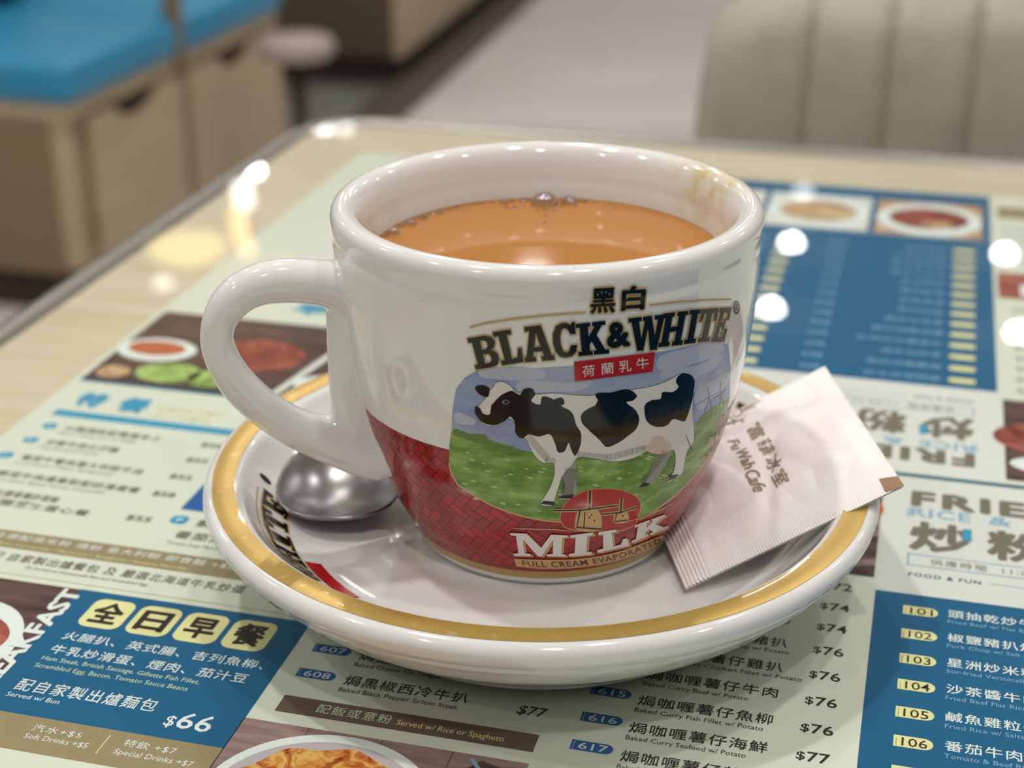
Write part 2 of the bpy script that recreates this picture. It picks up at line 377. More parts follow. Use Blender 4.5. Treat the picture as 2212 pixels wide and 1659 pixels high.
for i in range(len(edges) - 1):
    e0, e1 = edges[i], edges[i + 1]; n = 14; rows = 16; V = []; Fs = []
    for k in range(n + 1):
        s = k / n; u = e0 + (e1 - e0) * s; bul = .004 * (1 - (2 * s - 1) ** 4); tz = topz(u)
        for j in range(rows + 1):
            z = -.36 + (tz + .36) * j / rows; rnd = .02 * max(0, (j / rows - .8) / .2) ** 2
            V.append((u - .25, -.2 - bul + rnd, z + .78))
        V.append((u - .25, -.2 + .05, tz + .78 - .002)); V.append((u - .25, -.2 + .07, -.36 + .78))
    cN = rows + 3
    for k in range(n):
        for j in range(cN - 1): a_ = k * cN + j; Fs.append((a_, a_ + cN, a_ + cN + 1, a_ + 1))
        Fs.append((k * cN, k * cN + cN - 1, (k + 1) * cN + cN - 1, (k + 1) * cN))
    for kk in (0, n): Fs.append(tuple(kk * cN + j for j in range(cN)))
    pm = me(V, Fs, True); bm = bmesh.new(); bm.from_mesh(pm); bmesh.ops.recalc_face_normals(bm, faces=bm.faces); bm.to_mesh(pm); bm.free()
    pnl = obj('backrest_panel', pm, chair, leather)
thread = mat('pale_thread', lin(176, 170, 150), rough=.7)
for e in seams:
    V = []; Fs = []
    z = -.30
    while z < topz(e) - .01:
        b_ = len(V); x = e - .25
        for sx in (-.0028, .0028):
            V += [(x + sx - .0006, -.2095, z + .78), (x + sx + .0006, -.2095, z + .78), (x + sx + .0006, -.2095, z + .7865), (x + sx - .0006, -.2095, z + .7865)]
            Fs.append((b_, b_ + 1, b_ + 2, b_ + 3)); b_ += 4
        z += .010
    s_ = obj('seam_stitching', me(V, Fs), pnl, thread)
obj('seat', box(CWD / 2 - .25, -.02 - .02, .40, CWD, .42, .12, .04, 5), chair, leather)
for sx in (.04, CWD - .04):
    for sy in (-.2, .12): obj('leg', box(sx - .25, sy, .17, .04, .04, .34, .004), chair, wood_c)

# ================================================================== TABLE
tab = empty('dining_table', (0, 0, -.78), PSI); tag(tab, 'pale wood topped cafe table with grey metal edge holding the cup', 'table')
U0, U1, V0, V1 = -.2665, .50, -.06, .664
def edge_poly(d): return rrect(U0 - d, V0 - d, U1 + d, V1 + d, .030 + d, 8)
T = .78
obj('tabletop', prism(edge_poly(0), T - .034, T - .0032, .001), tab, lam)
ep = edge_poly(.0045)
pts = [Vector((x, y, T - .011)) for x, y in ep] + [Vector((ep[0][0], ep[0][1], T - .011))]
pts2 = []
for i in range(len(pts) - 1):
    pts2.append(pts[i])
pts2.append(pts[-1])
obj('edge_trim', tube(pts2, [(.0105, .0062)] * len(pts2), 12, Vector((0, 0, 1)), False), tab, edge_m)
obj('pedestal', lathe([(0, 0), (.25, 0), (.25, .012), (.05, .03), (.04, .06), (.04, .74), (.15, .745), (0, .745)], 40), tab, mat('pedestal_metal', lin(60, 58, 56), rough=.4, metal=.8), (.12, .30, 0))
gp = empty('glass_top', (0, 0, 0), PSI); 
gpane = D.objects.new('glass_pane', prism(rrect(U0 + .003, V0 + .003, U1 - .003, V1 - .003, .028, 8), -.0013, 0, 0)); gpane.data.materials.append(glass)
D.objects.remove(gp); gpane.name = 'glass_table_cover'; COL.objects.link(gpane); gpane.rotation_euler = (0, 0, PSI)
tag(gpane, 'clear glass sheet covering the printed menu on the table', 'glass')

# ================================================================== SAUCER
SX, SY, CX, CY = .00607, .30962, .00722, .3105
sau = empty('saucer', (SX, SY, .0001)); tag(sau, 'white porcelain saucer with worn gold rim band under the cup', 'saucer')
outer = cub([.0, .030, .0440, .0455, .0470, .0490, .0505, .0530, .0585, .0640, .0677, .0695, .0705, .0712, .0718, .0727, .0730, .0724, .0713, .0706],
            [.0035, .0035, .0032, .0006, .0000, .0004, .0020, .0042, .0082, .0121, .0158, .0178, .0190, .0203, .0208, .0222, .0238, .0252, .0259, .02605], 90)
inner = cub([.0663, .0653, .0645, .0638, .0615, .0585, .0550, .0515, .0480, .0440, .0390, .0345, .0325, .0310, .02, 0.0],
            [.02585, .02535, .0246, .0236, .0208, .0178, .0152, .0136, .0128, .0124, .0122, .0121, .0116, .0113, .0112, .0112], 80)
dish = obj('dish', lathe([tuple(p) for p in outer] + [(.0663, .02585)] + [tuple(p) for p in inner[1:]], 200), sau, porc)
gb = obj('gold_band', lathe([(.0709 - .0048 * k / 10, .02604 + .00006 + .00014 * math.sin(math.pi * k / 10) - .00018 * k / 10) for k in range(11)], 200), dish, gold); gb['label'] = 'worn gold band around the rim'

# ================================================================== CUP
cup = empty('tea_cup', (CX, CY, .0114)); tag(cup, 'thick white porcelain cup printed with a cow, holding milk tea', 'cup')
Z0 = .0114
kz = [.0125, .016, .021, .027, .034, .042, .051, .061, .071, .0775, .0835]; kr = [.02853, .0300, .03266, .03507, .03755, .03981, .04171, .04308, .04385, .04400, .04420]
body = cub(kr, kz, 120)
body[:, 0] += -.00022 * np.exp(-((body[:, 1] - .0802) / .0011) ** 2)      # shallow neck under the lip
def rz(z): return float(np.interp(z, body[:, 1], body[:, 0]))
def clean(L): return [tuple(p) for p in L]
lip = cub([.04420, .0441, .0436, .0426, .0414, .0403, .0394, .0387, .0382, .0378, .0375, .0373, .0370, .0367, .0361, .0350, .0330, .029, .020, 0],
          [.0835, .0845, .0855, .0862, .08635, .0860, .0853, .0842, .0830, .0815, .0800, .0785, .0770, .075, .065, .047, .032, .0225, .018, .0175], 150)
foot = cub([0, .0225, .0250, .0262, .0272, .0282, .02853], [.0150, .0148, .0120, .01145, .01143, .0117, .0125], 24)
prof = clean(foot) + clean(body[1:]) + clean(lip[1:])
cup_porc = porcelain('cup_porcelain', (.80, .79, .765, 1))
stn = cup_porc.node_tree; bs = stn.nodes['Principled BSDF']; prev = bs.inputs['Base Color'].links[0].from_socket
tc = nd(cup_porc, 'ShaderNodeTexCoord'); vm = nd(cup_porc, 'ShaderNodeVectorMath', operation='DISTANCE'); vm.inputs[1].default_value = (.0362, .0165, .0760)
lk(cup_porc, tc.outputs['Object'], vm.inputs[0])
mrg = nd(cup_porc, 'ShaderNodeMapRange'); mrg.inputs[1].default_value = .004; mrg.inputs[2].default_value = .017; mrg.inputs[3].default_value = 1; mrg.inputs[4].default_value = 0
lk(cup_porc, vm.outputs['Value'], mrg.inputs[0])
nz = nd(cup_porc, 'ShaderNodeTexNoise'); nz.inputs['Scale'].default_value = 230; nz.inputs['Detail'].default_value = 3
rmp = nd(cup_porc, 'ShaderNodeValToRGB'); rmp.color_ramp.elements[0].position = .42; rmp.color_ramp.elements[0].color = (.35, .35, .35, 1); rmp.color_ramp.elements[1].position = .60
lk(cup_porc, tc.outputs['Object'], nz.inputs['Vector']); lk(cup_porc, nz.outputs[0], rmp.inputs[0])
mu = nd(cup_porc, 'ShaderNodeMath', operation='MULTIPLY'); lk(cup_porc, mrg.outputs[0], mu.inputs[0]); lk(cup_porc, rmp.outputs[0], mu.inputs[1])
mxr = nd(cup_porc, 'ShaderNodeMix', data_type='RGBA'); lk(cup_porc, mu.outputs[0], mxr.inputs[0]); lk(cup_porc, prev, mxr.inputs[6]); mxr.inputs[7].default_value = lin(214, 190, 132); lk(cup_porc, mxr.outputs[2], bs.inputs['Base Color'])
cup_bowl = obj('bowl', lathe([(r, z - Z0) for r, z in prof], 220), cup, cup_porc)

# handle: centreline traced in the vertical plane through the cup axis
PHI = math.radians(198); hd = Vector((math.cos(PHI), math.sin(PHI), 0)); hn = Vector((-hd.y, hd.x, 0)); CC = Vector((CX, CY, 0))
def on_h(px, py):
    d = ray(px, py); t = hn.dot(CC - EYE) / hn.dot(d); return EYE + d * t
hp = [(782, 634, 60), (742, 622, 56), (700, 612, 50), (650, 607, 48.5), (604, 607, 48), (560, 614, 46), (520, 633, 43.5), (492, 660, 41.5), (474, 692, 37.5), (468, 725, 36), (474, 760, 37), (489, 792, 38.5), (514, 829, 40.5), (552, 867, 41),
      (597, 900, 42), (648, 928, 45), (697, 945, 50), (745, 957, 58), (790, 966, 66), (835, 972, 70)]
P3 = [on_h(x, y) for x, y, r in hp]; R3 = [r / F * (p - EYE).dot(fwd) for (x, y, r), p in zip(hp, P3)]
Q = cub([(p.x, p.y, p.z, r) for p, r in zip(P3, R3)], None, 90)
path = [Vector(q[:3]) - Vector((CX, CY, Z0)) for q in Q]; rads = []
for p, q in zip(path, Q): rads.append((q[3], q[3] * 1.03))
bar = [(745, 600, 34), (744, 660, 40), (746, 720, 42), (750, 790, 43), (757, 860, 44), (768, 920, 46), (782, 965, 46)]
PB = [on_h(x + 4, y) - hd * .0 for x, y, r in bar]
RB = [(r / F * (p - EYE).dot(fwd)) for (x, y, r), p in zip(bar, PB)]
pb2 = cub([(p.x, p.y, p.z, r) for p, r in zip(PB, RB)], None, 40)
meshes = [tube(path, rads, 40, hn, True), tube([Vector(q[:3]) - Vector((CX, CY, Z0)) for q in pb2], [(q[3], q[3] * 1.1) for q in pb2], 32, hn, True)]
V = []; Fs = []; nt_, nz_ = 30, 40                       # a strip of the cup wall, so that the handle runs into it with soft fillets
for i in range(nt_ + 1):
    th = PHI + math.radians(-26 + 52 * i / nt_)
    for j in range(nz_ + 1):
        z = .016 + .067 * j / nz_; r = rz(z) - .0004; V.append((r * math.cos(th), r * math.sin(th), z - Z0)); V.append(((r - .0028) * math.cos(th), (r - .0028) * math.sin(th), z - Z0))
st = (nz_ + 1) * 2
for i in range(nt_):
    for j in range(nz_):
        a_ = i * st + j * 2; Fs += [(a_, a_ + st, a_ + st + 2, a_ + 2), (a_ + 1, a_ + 3, a_ + st + 3, a_ + st + 1)]
    a_ = i * st; Fs.append((a_, a_ + 1, a_ + st + 1, a_ + st)); a_ += nz_ * 2; Fs.append((a_, a_ + st, a_ + st + 1, a_ + 1))
for j in range(nz_):
    a_ = j * 2; Fs.append((a_, a_ + 2, a_ + 3, a_ + 1)); a_ += nt_ * st; Fs.append((a_, a_ + 1, a_ + 3, a_ + 2))
meshes.append(me(V, Fs))
bm = bmesh.new()
for m_ in meshes: bm.from_mesh(m_)
bmesh.ops.recalc_face_normals(bm, faces=bm.faces); hm = D.meshes.new('m'); bm.to_mesh(hm); bm.free()
tmp = D.objects.new('tmp', hm); COL.objects.link(tmp)
rm = tmp.modifiers.new('r', 'REMESH'); rm.mode = 'VOXEL'; rm.voxel_size = .00055; rm.use_smooth_shade = True
sm = tmp.modifiers.new('s', 'SMOOTH'); sm.factor = .5; sm.iterations = 30
dg = bpy.context.evaluated_depsgraph_get(); dg.update(); hm = D.meshes.new_from_object(tmp.evaluated_get(dg)); D.objects.remove(tmp)
bm = bmesh.new(); bm.from_mesh(hm)                     # keep only what stands out of the wall
kill = [v for v in bm.verts if math.hypot(v.co.x, v.co.y) < rz(min(max(v.co.z + Z0, .013), .0835)) - .0012]
bmesh.ops.delete(bm, geom=kill, context='VERTS'); bm.to_mesh(hm); bm.free()
hm.polygons.foreach_set('use_smooth', [True] * len(hm.polygons)); hm.materials.clear()
obj('handle', hm, cup, porc)

# ---------------- print on the cup
def on_cup(px, py, off):
    d = ray(px, py); t0, t1 = .15, .5
    o = EYE - CC; A = d.x * d.x + d.y * d.y; B = 2 * (o.x * d.x + o.y * d.y)
    R = .0405
    for _ in range(30):
        Cc = o.x * o.x + o.y * o.y - R * R; disc = B * B - 4 * A * Cc
        t = (-B - math.sqrt(max(disc, 0))) / (2 * A); z = HC + d.z * t; Rn = rz(min(max(z, .0126), .0842)) + off
        R = R * .3 + Rn * .7
    return EYE + d * t - Vector((CX, CY, Z0))
K = 700 / 1708
def zp(x, y): return (950 + K * x, 590 + K * y)        # from the magnified view of the cup front
def zl(L): return [zp(*p) for p in L]
ink = dict(
    black=mat('ink_black', lin(8, 7, 6), rough=.14, coat=.15, spec=.4), gold=mat('ink_gold', lin(186, 156, 92), rough=.2, coat=.15, spec=.4), gold2=mat('ink_sand', lin(206, 168, 108), rough=.2, coat=.15, spec=.4),
    red=mat('ink_red', lin(176, 24, 26), rough=.14, coat=.15, spec=.4), white=mat('ink_white', lin(226, 222, 216), rough=.14, coat=.15, spec=.4), pgrey=mat('ink_pale_grey', lin(158, 154, 144), rough=.2, coat=.15, spec=.4), grey=mat('ink_grey', lin(120, 116, 108), rough=.2, coat=.15, spec=.4),
    brick=mat('ink_brick', lin(158, 36, 36), rough=.14, coat=.15, spec=.4), brick2=mat('ink_brick_b', lin(172, 34, 34), rough=.14, coat=.15, spec=.4), brick3=mat('ink_brick_c', lin(146, 44, 44), rough=.14, coat=.15, spec=.4), joint=mat('ink_joint', lin(98, 22, 24), rough=.14, coat=.15, spec=.4),
    pink=mat('ink_pink', lin(214, 194, 176), rough=.2, coat=.15, spec=.4), bush=mat('ink_bush', lin(96, 128, 58), rough=.2, coat=.15, spec=.4), cloud=mat('ink_cloud', lin(182, 188, 206), rough=.15, coat=.15, spec=.4), blossom=mat('ink_blossom', lin(178, 196, 140), rough=.15, coat=.15, spec=.4))
sky = mat('ink_sky', lin(144, 156, 196), rough=.14, coat=.15, spec=.4)
noise_mix(sky, [(.35, lin(132, 148, 194)), (.62, lin(168, 176, 200))], 60, 3, (1, 1, 3))
grass = mat('ink_grass', lin(94, 130, 48), rough=.14, coat=.15, spec=.4)
noise_mix(grass, [(.3, lin(74, 112, 30)), (.5, lin(106, 148, 50)), (.70, lin(156, 186, 100))], 150, 6, (1, 1, 2.4))
CL = Layers()
E1 = 2e-5
def sub_poly(L, n=3, amp=0):
    out = []
    for i in range(len(L)):
        a, b = L[i], L[(i + 1) % len(L)]
        for k in range(n): s = k / n; out.append((a[0] + (b[0] - a[0]) * s + random.uniform(-amp, amp), a[1] + (b[1] - a[1]) * s + random.uniform(-amp, amp)))
    return out
# red ground with a brick pattern, all the way round below one level
def zcup(px, py):
    P = on_cup(px, py, 0); return math.atan2(P.y, P.x), P.z + Z0
ZR0, ZR1 = .01545, .0466
n = 160; rows = 44
V = []; Fs = []
for k in range(n + 1):
    th = math.radians(-176 + 196 * k / n)
    for j in range(rows + 1):
        z = ZR0 + (ZR1 - ZR0) * j / rows; r = rz(z) + E1; V.append((r * math.cos(th), r * math.sin(th), z - Z0))
for k in range(n):
    for j in range(rows): a_ = k * (rows + 1) + j; Fs.append((a_, a_ + rows + 1, a_ + rows + 2, a_ + 1))
obj('red_print', me(V, Fs, True), cup_bowl, ink['joint'])
V = []; Fs = []; M = []
w = .0021; g = .00010
s_len = lambda z: z
arc = np.concatenate([[0], np.cumsum(np.hypot(np.diff(body[:, 0]), np.diff(body[:, 1])))])
def z_of_s(s): return float(np.interp(s, arc, body[:, 1]))
s0 = float(np.interp(ZR0, body[:, 1], arc)); s1 = float(np.interp(ZR1, body[:, 1], arc))
ROT = math.radians(-38)
def put_brick(x0, y0, x1, y1):
    P = []
    nn = 3
    for i in range(nn + 1):
        for j in range(nn + 1):
            x = x0 + (x1 - x0) * i / nn; y = y0 + (y1 - y0) * j / nn
            P.append((x * math.cos(ROT) - y * math.sin(ROT), x * math.sin(ROT) + y * math.cos(ROT)))
    cx_ = sum(p[0] for p in P) / len(P); cy_ = sum(p[1] for p in P) / len(P)
    if not (s0 - w < cy_ < s1 + w) or not (-math.radians(176) * .036 < cx_ < math.radians(18) * .036): return
    b_ = len(V)
    for x, y in P:
        s = min(max(y, s0 + 1e-5), s1 - 1e-5); z = z_of_s(s); r = rz(z) + 2 * E1; th = x / .036; V.append((r * math.cos(th), r * math.sin(th), z - Z0))
    c = random.choice((0, 0, 1, 2))
    for i in range(nn):
        for j in range(nn): a_ = b_ + i * (nn + 1) + j; Fs.append((a_, a_ + nn + 1, a_ + nn + 2, a_ + 1)); M.append(c)
for a in range(-60, 60):
    for b in range(-60, 60):
        # herringbone of 1:2 bricks
        ox, oy = a * w + b * w * 2 + b * w * 0, a * w - b * w * 2
        put_brick(ox + g, oy + g, ox + 2 * w - g, oy + w - g)
        put_brick(ox + g, oy + w + g, ox + w - g, oy + 3 * w - g)
obj('brick_print', me(V, Fs, True, M), cup_bowl, [ink['brick'], ink['brick2'], ink['brick3']])
obj('base_gold_line', lathe([(rz(z) + E1, z - Z0) for z in np.linspace(.01335, .01545, 6)], 160), cup_bowl, ink['gold'])
# meadow picture
meadow = [(1036, 797), (1005, 815), (985, 840), (978, 880), (975, 925), (971, 960), (970, 1000), (975, 1025), (990, 1048), (1011, 1061), (1030, 1075), (1065, 1093), (1100, 1107), (1140, 1118), (1171, 1122), (1215, 1125),
          (1300, 1130), (1355, 1128), (1385, 1118), (1420, 1100), (1460, 1070), (1492, 1038), (1525, 998), (1548, 955), (1562, 925), (1572, 885), (1577, 850), (1578, 800), (1576, 762), (1572, 744), (1540, 738), (1420, 762), (1240, 790), (1100, 800)]
def clipy(L, fn, keep_above):       # crude split of the meadow outline at the horizon
    pass
def hor(x): return float(np.interp(x, [960, 975, 1000, 1052, 1100, 1135, 1300, 1500, 1512, 1530, 1550, 1565, 1590], [930, 932, 936, 948, 962, 975, 990, 920, 902, 885, 872, 862, 850]))
def split(L, above):
    out = []; N = len(L)
    ds = sub_poly(L, 14)
    for p in ds:
        out.append(p if ((p[1] < hor(p[0])) == above) else None)
    # walk: keep inside points, insert horizon points between exits
    res = []; N = len(out); st = next(i for i in range(N) if out[i] is None and out[(i + 1) % N] is not None)
    i = (st + 1) % N; c = 0
    while out[i] is not None and c < N: res.append(out[i]); i = (i + 1) % N; c += 1
    xa, xb = res[-1][0], res[0][0]
    for k in range(41): x = xa + (xb - xa) * k / 40; res.append((x, hor(x)))
    return res
CL.add('sky_print', sky, fill2d([split(meadow, True)]), 3 * E1)
CL.add('meadow_print', grass, fill2d([split(meadow, False)]), 3 * E1)
CL.add('meadow_edge', ink['gold2'], stroke([(970, 1000), (975, 1025), (990, 1048), (1011, 1061), (1030, 1075), (1065, 1093), (1100, 1107), (1140, 1118), (1171, 1124), (1215, 1128)], 3.2), 4 * E1)
CL.add('meadow_edge', ink['gold2'], stroke([(1382, 1122), (1420, 1100), (1460, 1070), (1492, 1038), (1525, 998), (1548, 955), (1562, 925)], 3), 4 * E1)
def curvy(L, n=5):
    P = cub(L[-2:] + L + L[:3], None, (len(L) + 5) * n); a = np.array(L[0], float); t = np.array([tuple(p) for p in P])
    i0 = int(np.argmin(np.hypot(*(t[:len(t) // 2] - a).T))); i1 = len(t) // 2 + int(np.argmin(np.hypot(*(t[len(t) // 2:] - a).T)))
    return [tuple(p) for p in t[i0:i1]]
def blob(L, m, part, lay, amp=0, n=3, off=0):
    P = [(x + random.uniform(-amp, amp), y + random.uniform(-amp, amp)) for x, y in curvy(zl(L), n + 2)]
    CL.add(part, m, fill2d([P], off), lay * E1)
blob([(70, 825), (120, 832), (150, 845), (200, 848), (250, 858), (255, 880), (330, 905), (400, 925), (380, 935), (250, 905), (120, 870), (70, 850)], ink['bush'], 'bush_print', 4, 1.2, 4)
for L in ([(200, 520), (330, 500), (470, 500), (560, 540), (480, 560), (330, 560)], [(400, 600), (560, 570), (680, 580), (800, 570), (780, 600), (600, 625), (480, 625)], [(80, 740), (150, 755), (190, 790), (140, 800), (80, 780)],
          [(1140, 480), (1290, 400), (1500, 385), (1460, 430), (1330, 480), (1200, 520)], [(1160, 545), (1280, 500), (1400, 470), (1480, 430), (1450, 500), (1350, 560), (1340, 620), (1330, 540), (1230, 545)],
          [(1350, 620), (1450, 560), (1520, 520), (1500, 600), (1430, 660), (1370, 720)]):
    CL.add('cloud_print', ink['cloud'], fill2d([zl(L)], 0, True), 4 * E1)
for _ in range(95):
    x = random.uniform(985, 1540); y = random.uniform(hor(x) + 18, 1105)
    if y > 1128 - abs(x - 1230) ** 2 / 900 or (x > 1480 and y > 1040 - (x - 1480)): continue
    s = random.uniform(3, 10); CL.add('blossom_print', ink['blossom'], fill2d([[(x + s * math.cos(a_) * random.uniform(.6, 1), y + s * .32 * math.sin(a_) * random.uniform(.6, 1) + s * .15 * math.cos(a_)) for a_ in np.linspace(0, 6.28, 8)[:-1]]]), 4 * E1)
# windmills on the horizon
for L in ([(1395, 745), (1420, 655), (1415, 600)], [(1420, 655), (1440, 730)], [(1345, 700), (1420, 655), (1480, 620)], [(1478, 690), (1484, 640), (1482, 570)], [(1450, 660), (1484, 640), (1510, 610)], [(1484, 640), (1498, 690)]):
    CL.add('windmill_print', ink['grey'], stroke(zl(L), 1.6), 5 * E1)
# cow
far_legs = [[(655, 1020), (710, 990), (715, 1080), (718, 1165), (690, 1190), (620, 1188), (655, 1150)], [(1225, 930), (1200, 990), (1160, 1060), (1118, 1108), (1085, 1110), (1115, 1040), (1145, 960)]]
for L in far_legs: blob(L, ink['pgrey'], 'cow_shading', 5, .3)
cow = [(190, 722), (215, 690), (245, 655), (258, 625), (285, 598), (292, 582), (345, 577), (375, 598), (405, 628), (450, 636), (500, 640), (600, 634), (700, 643), (810, 645), (900, 632), (1000, 618), (1100, 600), (1180, 577), (1230, 553), (1270, 530), (1300, 532), (1330, 560), (1335, 640),
       (1332, 740), (1340, 850), (1335, 895), (1308, 930), (1290, 1000), (1272, 1062), (1240, 1080), (1198, 1100), (1195, 1092), (1225, 1060), (1242, 1000), (1228, 930), (1190, 945), (1145, 955), (1090, 940), (1050, 962), (960, 990), (880, 990), (800, 975), (725, 975), (690, 1020), (650, 1062),
       (625, 1130), (606, 1190), (600, 1218), (530, 1215), (556, 1175), (590, 1110), (606, 1040), (600, 1003), (545, 1000), (500, 962), (470, 905), (442, 862), (402, 845), (395, 790), (362, 762), (330, 780), (290, 802), (235, 797), (205, 765)]
CL.add('cow_outline', ink['black'], fill2d([curvy(zl(cow), 6)], 0.75), 6 * E1)
CL.add('cow_body', ink['white'], fill2d([curvy(zl(cow), 6)]), 7 * E1)
blob([(1100, 900), (1120, 870), (1160, 858), (1195, 880), (1222, 915), (1210, 938), (1150, 955), (1095, 940), (1060, 925)], ink['pink'], 'cow_udder', 8)
patches = [[(225, 738), (262, 745), (272, 700), (300, 665), (330, 640), (382, 622), (425, 640), (440, 615), (490, 612), (502, 640), (482, 672), (528, 692), (540, 652), (575, 655), (640, 700), (700, 740), (715, 790), (745, 850), (738, 915), (712, 962), (692, 930), (680, 895), (652, 942), (628, 946), (608, 900), (580, 850), (520, 862), (470, 850), (430, 872), (400, 842), (395, 790), (372, 757), (345, 777), (290, 800), (230, 790), (200, 760), (185, 735), (190, 702), (212, 712)],
           [(187, 600), (202, 592), (262, 612), (252, 652), (212, 640)], [(598, 672), (650, 660), (656, 690), (622, 696)],
           [(820, 645), (900, 630), (1010, 620), (1040, 650), (1022, 670), (985, 680), (1030, 720), (1050, 760), (1042, 810), (990, 860), (930, 900), (880, 916), (842, 880), (780, 822), (750, 790), (745, 750), (780, 716), (820, 695), (832, 670)],
           [(1255, 545), (1285, 528), (1332, 545), (1336, 640), (1315, 722), (1290, 780), (1230, 770), (1200, 800), (1130, 808), (1092, 780), (1080, 740), (1085, 690), (1120, 670), (1165, 660), (1172, 630), (1232, 625), (1258, 600), (1245, 570)]]
for L in patches: blob(L, ink['black'], 'cow_patch', 9, .45, 6)
blob([(290, 585), (345, 580), (370, 600), (330, 602), (300, 600)], ink['white'], 'cow_body', 9)
for L in ([(530, 1217), (548, 1200), (605, 1206), (600, 1223)], [(1050, 1132), (1078, 1104), (1112, 1112), (1090, 1124)], [(1195, 1100), (1216, 1066), (1262, 1062), (1240, 1080)], [(615, 1186), (650, 1174), (706, 1168), (700, 1188)]):
    CL.add('cow_hoof', ink['black'], fill2d([zl(L)]), 10 * E1)
def hatch(xa, ya, xb, yb, dx, dy, n, wd_=.75):
    for k in range(n):
        s = k / (n - 1); x = xa + (xb - xa) * s; y = ya + (yb - ya) * s; CL.add('cow_shading', ink['black'], stroke(zl([(x, y), (x + dx, y + dy)]), wd_, True), 11 * E1)
hatch(455, 880, 560, 998, 22, -34, 22); hatch(560, 1002, 610, 1005, -4, -30, 8); hatch(725, 975, 880, 990, 4, -34, 26); hatch(880, 992, 1080, 940, 2, -34, 32)
hatch(660, 1030, 640, 1180, 60, 4, 22); hatch(1205, 945, 1090, 1100, -38, -4, 20); hatch(1295, 850, 1320, 920, 14, 22, 8, .8)
CL.add('cow_eye', ink['grey'], fill2d([zl(ellipse(347, 680, 20, 12))]), 10 * E1); CL.add('cow_eye', ink['black'], fill2d([zl(ellipse(349, 680, 10, 8))]), 11 * E1)
# medallion with windmills
med = zl([(640, 1310), (640, 1265), (665, 1215), (720, 1170), (790, 1145), (850, 1139), (930, 1142), (1000, 1160), (1045, 1190), (1058, 1225), (1045, 1275), (1020, 1330), (800, 1352), (690, 1350)])
CL.add('medallion_print', ink['gold2'], fill2d([med], 1.6, True), 6 * E1); CL.add('medallion_print', ink['red'], fill2d([med], 0, True), 7 * E1)
for L in ([(735, 1245), (835, 1250), (850, 1345), (715, 1345)], [(925, 1262), (985, 1255), (995, 1305), (915, 1310)]): blob(L, ink['gold2'], 'medallion_mill', 8)
for L, w_ in (([(792, 1150), (788, 1250)], 5), ([(600, 1252), (740, 1250), (940, 1225)], 3.2), ([(740, 1250), (722, 1340), (850, 1350)], 4), ([(765, 1260), (760, 1340)], 2.6), ([(958, 1190), (953, 1265)], 4), ([(850, 1272), (950, 1262), (1035, 1235)], 3), ([(935, 1265), (920, 1310), (990, 1302)], 3.2)):
    CL.add('medallion_mill', ink['gold2'], stroke(zl(L), w_ * 1.5 + 2.6), 9 * E1); CL.add('medallion_mill', ink['black'], stroke(zl(L), w_ * .95), 10 * E1)
for x, y in ((790, 1290), (815, 1305), (800, 1275), (965, 1280)): CL.add('medallion_mill', ink['black'], fill2d([zl(ellipse(x, y, 4, 5, 10))]), 10 * E1)
CL.add('gold_line_print', ink['gold2'], stroke([(1106, 1141), (1150, 1143), (1200, 1144), (1233, 1147)], 2.6, True), 8 * E1)
CL.add('gold_line_print', ink['gold2'], stroke([(1355, 1127), (1390, 1118), (1430, 1100), (1450, 1088)], 2.6, True), 8 * E1)
